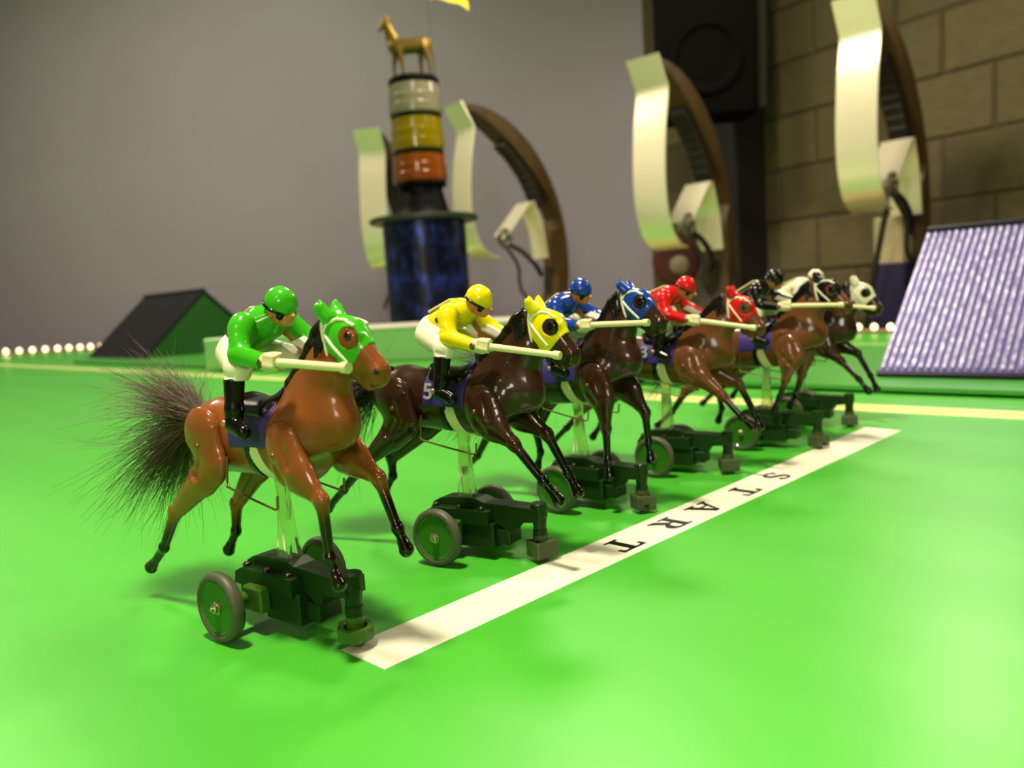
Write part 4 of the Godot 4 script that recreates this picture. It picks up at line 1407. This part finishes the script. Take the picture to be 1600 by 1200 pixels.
	part("disc", shape().lathe([Vector2(0.05, -0.03), Vector2(0.15, -0.03), Vector2(0.16, -0.015), Vector2(0.16, 0.02), Vector2(0.14, 0.03), Vector2(0.05, 0.02)], Vector3(), Basis(Vector3.RIGHT, PI / 2), 32, true).mesh(), mat(c8(70, 10, 9), 0.6), rl)
	part("hub", shape().lathe([Vector2(0.001, -0.02), Vector2(0.06, -0.02), Vector2(0.065, 0.02), Vector2(0.05, 0.035), Vector2(0.001, 0.04)], Vector3(0.02, -0.03, 0.02), Basis(Vector3.RIGHT, PI / 2), 24, true).mesh(), mat(c8(130, 122, 104), 0.6), rl)
	part("stand", shape().box(Vector3(0, -0.89, -0.04), Vector3(0.06, 1.48, 0.06), 0.005).mesh(), mat(c8(50, 44, 36), 0.5), rl)


func build_tower() -> void:
	var t := thing("lamp_tower", "dark blue glitter column with stacked clear, yellow and orange beacon lenses", "beacon tower")
	t.transform = Transform3D(Basis(), Vector3(-0.315, 0.0121, -3.3))
	var blue := mat(Color.WHITE, 0.3, 0.5)
	var flakes := noise_tex(0.03, c8(4, 8, 28), c8(44, 62, 150), 256, 5, 91)
	flakes.color_ramp.set_offset(0, 0.35)
	flakes.color_ramp.set_offset(1, 0.8)
	blue.albedo_texture = flakes
	tri(blue, Vector3(2.5, 1.2, 2.5), false)
	part("column", shape().lathe([Vector2(0.001, 0.0), Vector2(0.168, 0.0), Vector2(0.168, 0.512), Vector2(0.001, 0.512)], Vector3(), Basis(), 40).mesh(), blue, t)
	part("flange", shape().lathe([Vector2(0.001, 0.508), Vector2(0.215, 0.508), Vector2(0.22, 0.514), Vector2(0.22, 0.522), Vector2(0.212, 0.528), Vector2(0.001, 0.53)], Vector3(), Basis(), 44).mesh(), mat(c8(38, 44, 34), 0.4, 0.2), t)
	var black := mat(c8(6, 6, 6), 0.5)
	part("cone_base", shape().lathe([Vector2(0.118, 0.53), Vector2(0.104, 0.56), Vector2(0.088, 0.62), Vector2(0.083, 0.655), Vector2(0.001, 0.66)], Vector3(), Basis(), 36).mesh(), black, t)
	black.metallic_specular = 0.2
	var y := 0.655
	var lens := [[c8(118, 58, 8), 0.108, 0.124], [c8(120, 104, 4), 0.106, 0.140], [c8(124, 119, 100), 0.106, 0.130]]
	for l: Array in lens:
		var m := mat(l[0], 0.16, 0.0, 0.5)
		m.subsurf_scatter_enabled = true
		m.subsurf_scatter_strength = 0.1
		var r: float = l[1]
		var hh: float = l[2]
		part("lens", shape().lathe([Vector2(r * 0.93, y + 0.008), Vector2(r, y + 0.016), Vector2(r * 1.02, y + hh * 0.35), Vector2(r * 0.985, y + hh * 0.38), Vector2(r * 1.0, y + hh * 0.62), Vector2(r * 0.96, y + hh * 0.65), Vector2(r * 0.95, y + hh - 0.008)], Vector3(), Basis(), 40).mesh(), m, t)
		part("seal_ring", shape().lathe([Vector2(0.09, y - 0.006), Vector2(r * 0.95, y - 0.006), Vector2(r * 0.97, y + 0.002), Vector2(r * 0.95, y + 0.010), Vector2(0.09, y + 0.010)], Vector3(), Basis(), 36).mesh(), black, t)
		y += hh
	part("cap", shape().lathe([Vector2(0.09, y - 0.008), Vector2(0.100, y - 0.006), Vector2(0.102, y + 0.012), Vector2(0.094, y + 0.022), Vector2(0.001, y + 0.024)], Vector3(), Basis(), 36).mesh(), black, t)
	var top := y + 0.024
	part("flag_rod", shape().tube([Vector3(0.088, top - 0.02, 0.0), Vector3(0.082, top + 0.375, 0.0)], [0.0035], 8).mesh(), mat(c8(90, 90, 84), 0.4, 0.5), t)
	# cloth pennant with a droop
	var fl := shape()
	for i in 12:
		var f0 := i / 12.0
		var f1 := (i + 1) / 12.0
		var p := func(f: float, up: float) -> Vector3: return Vector3(0.083 + 0.155 * f, top + 0.298 - 0.010 * f - 0.045 * f * f * f + up * (0.075 * (1.0 - f) + 0.034), 0.012 * sin(f * 9.0))
		for s in [1.0, -1.0]:
			var nn := Vector3(0, 0, s)
			var dz := Vector3(0, 0, 0.0012 * s)
			fl.quad_n(p.call(f0, 0.0) + dz, p.call(f1, 0.0) + dz, p.call(f1, 1.0) + dz, p.call(f0, 1.0) + dz, nn, nn, nn, nn)
	part("pennant", fl.mesh(), mat(c8(232, 208, 40), 0.6), t)
	# gilded horse statuette on the cap, looking to the side
	var st := thing("horse_statuette", "small gilded standing horse statuette on top of the beacon tower", "statuette")
	st.transform = Transform3D(Basis(Vector3.UP, PI - 0.12), Vector3(-0.322, top + 0.0125, -3.3))
	var G := []
	G.append(bone(Vector3(-52, 128, 0), Vector3(42, 130, 0), 31, 33, 0.75, 10))
	G.append(bone(Vector3(50, 142, 0), Vector3(76, 228, 0), 27, 14, 0.6, 10))
	G.append(bone(Vector3(76, 240, 0), Vector3(102, 208, 0), 15, 9, 0.75, 6))
	both(G, Vector3(74, 250, 6), Vector3(70, 266, 8), 5, 2, 1.0, 2)
	for q: Array in [[52, 62, 14], [30, 24, -14], [-44, -40, 14], [-64, -78, -14]]:
		G.append(bone(Vector3(q[0], 112, q[2]), Vector3(q[1], 52, q[2]), 15, 6.5, 0.85, 6))
		G.append(bone(Vector3(q[1], 52, q[2]), Vector3(q[1] - 3, 3, q[2]), 6.5, 6, 0.9, 4))
	G.append(bone(Vector3(-80, 140, 0), Vector3(-92, 80, 0), 7, 5, 1.0, 4))
	part("casting", solid(G, 3.6), mat(c8(112, 90, 30), 0.42, 0.7), st, Transform3D(Basis().scaled(Vector3(1.08, 0.94, 1.0)), Vector3(0.004, 0.004, 0)))
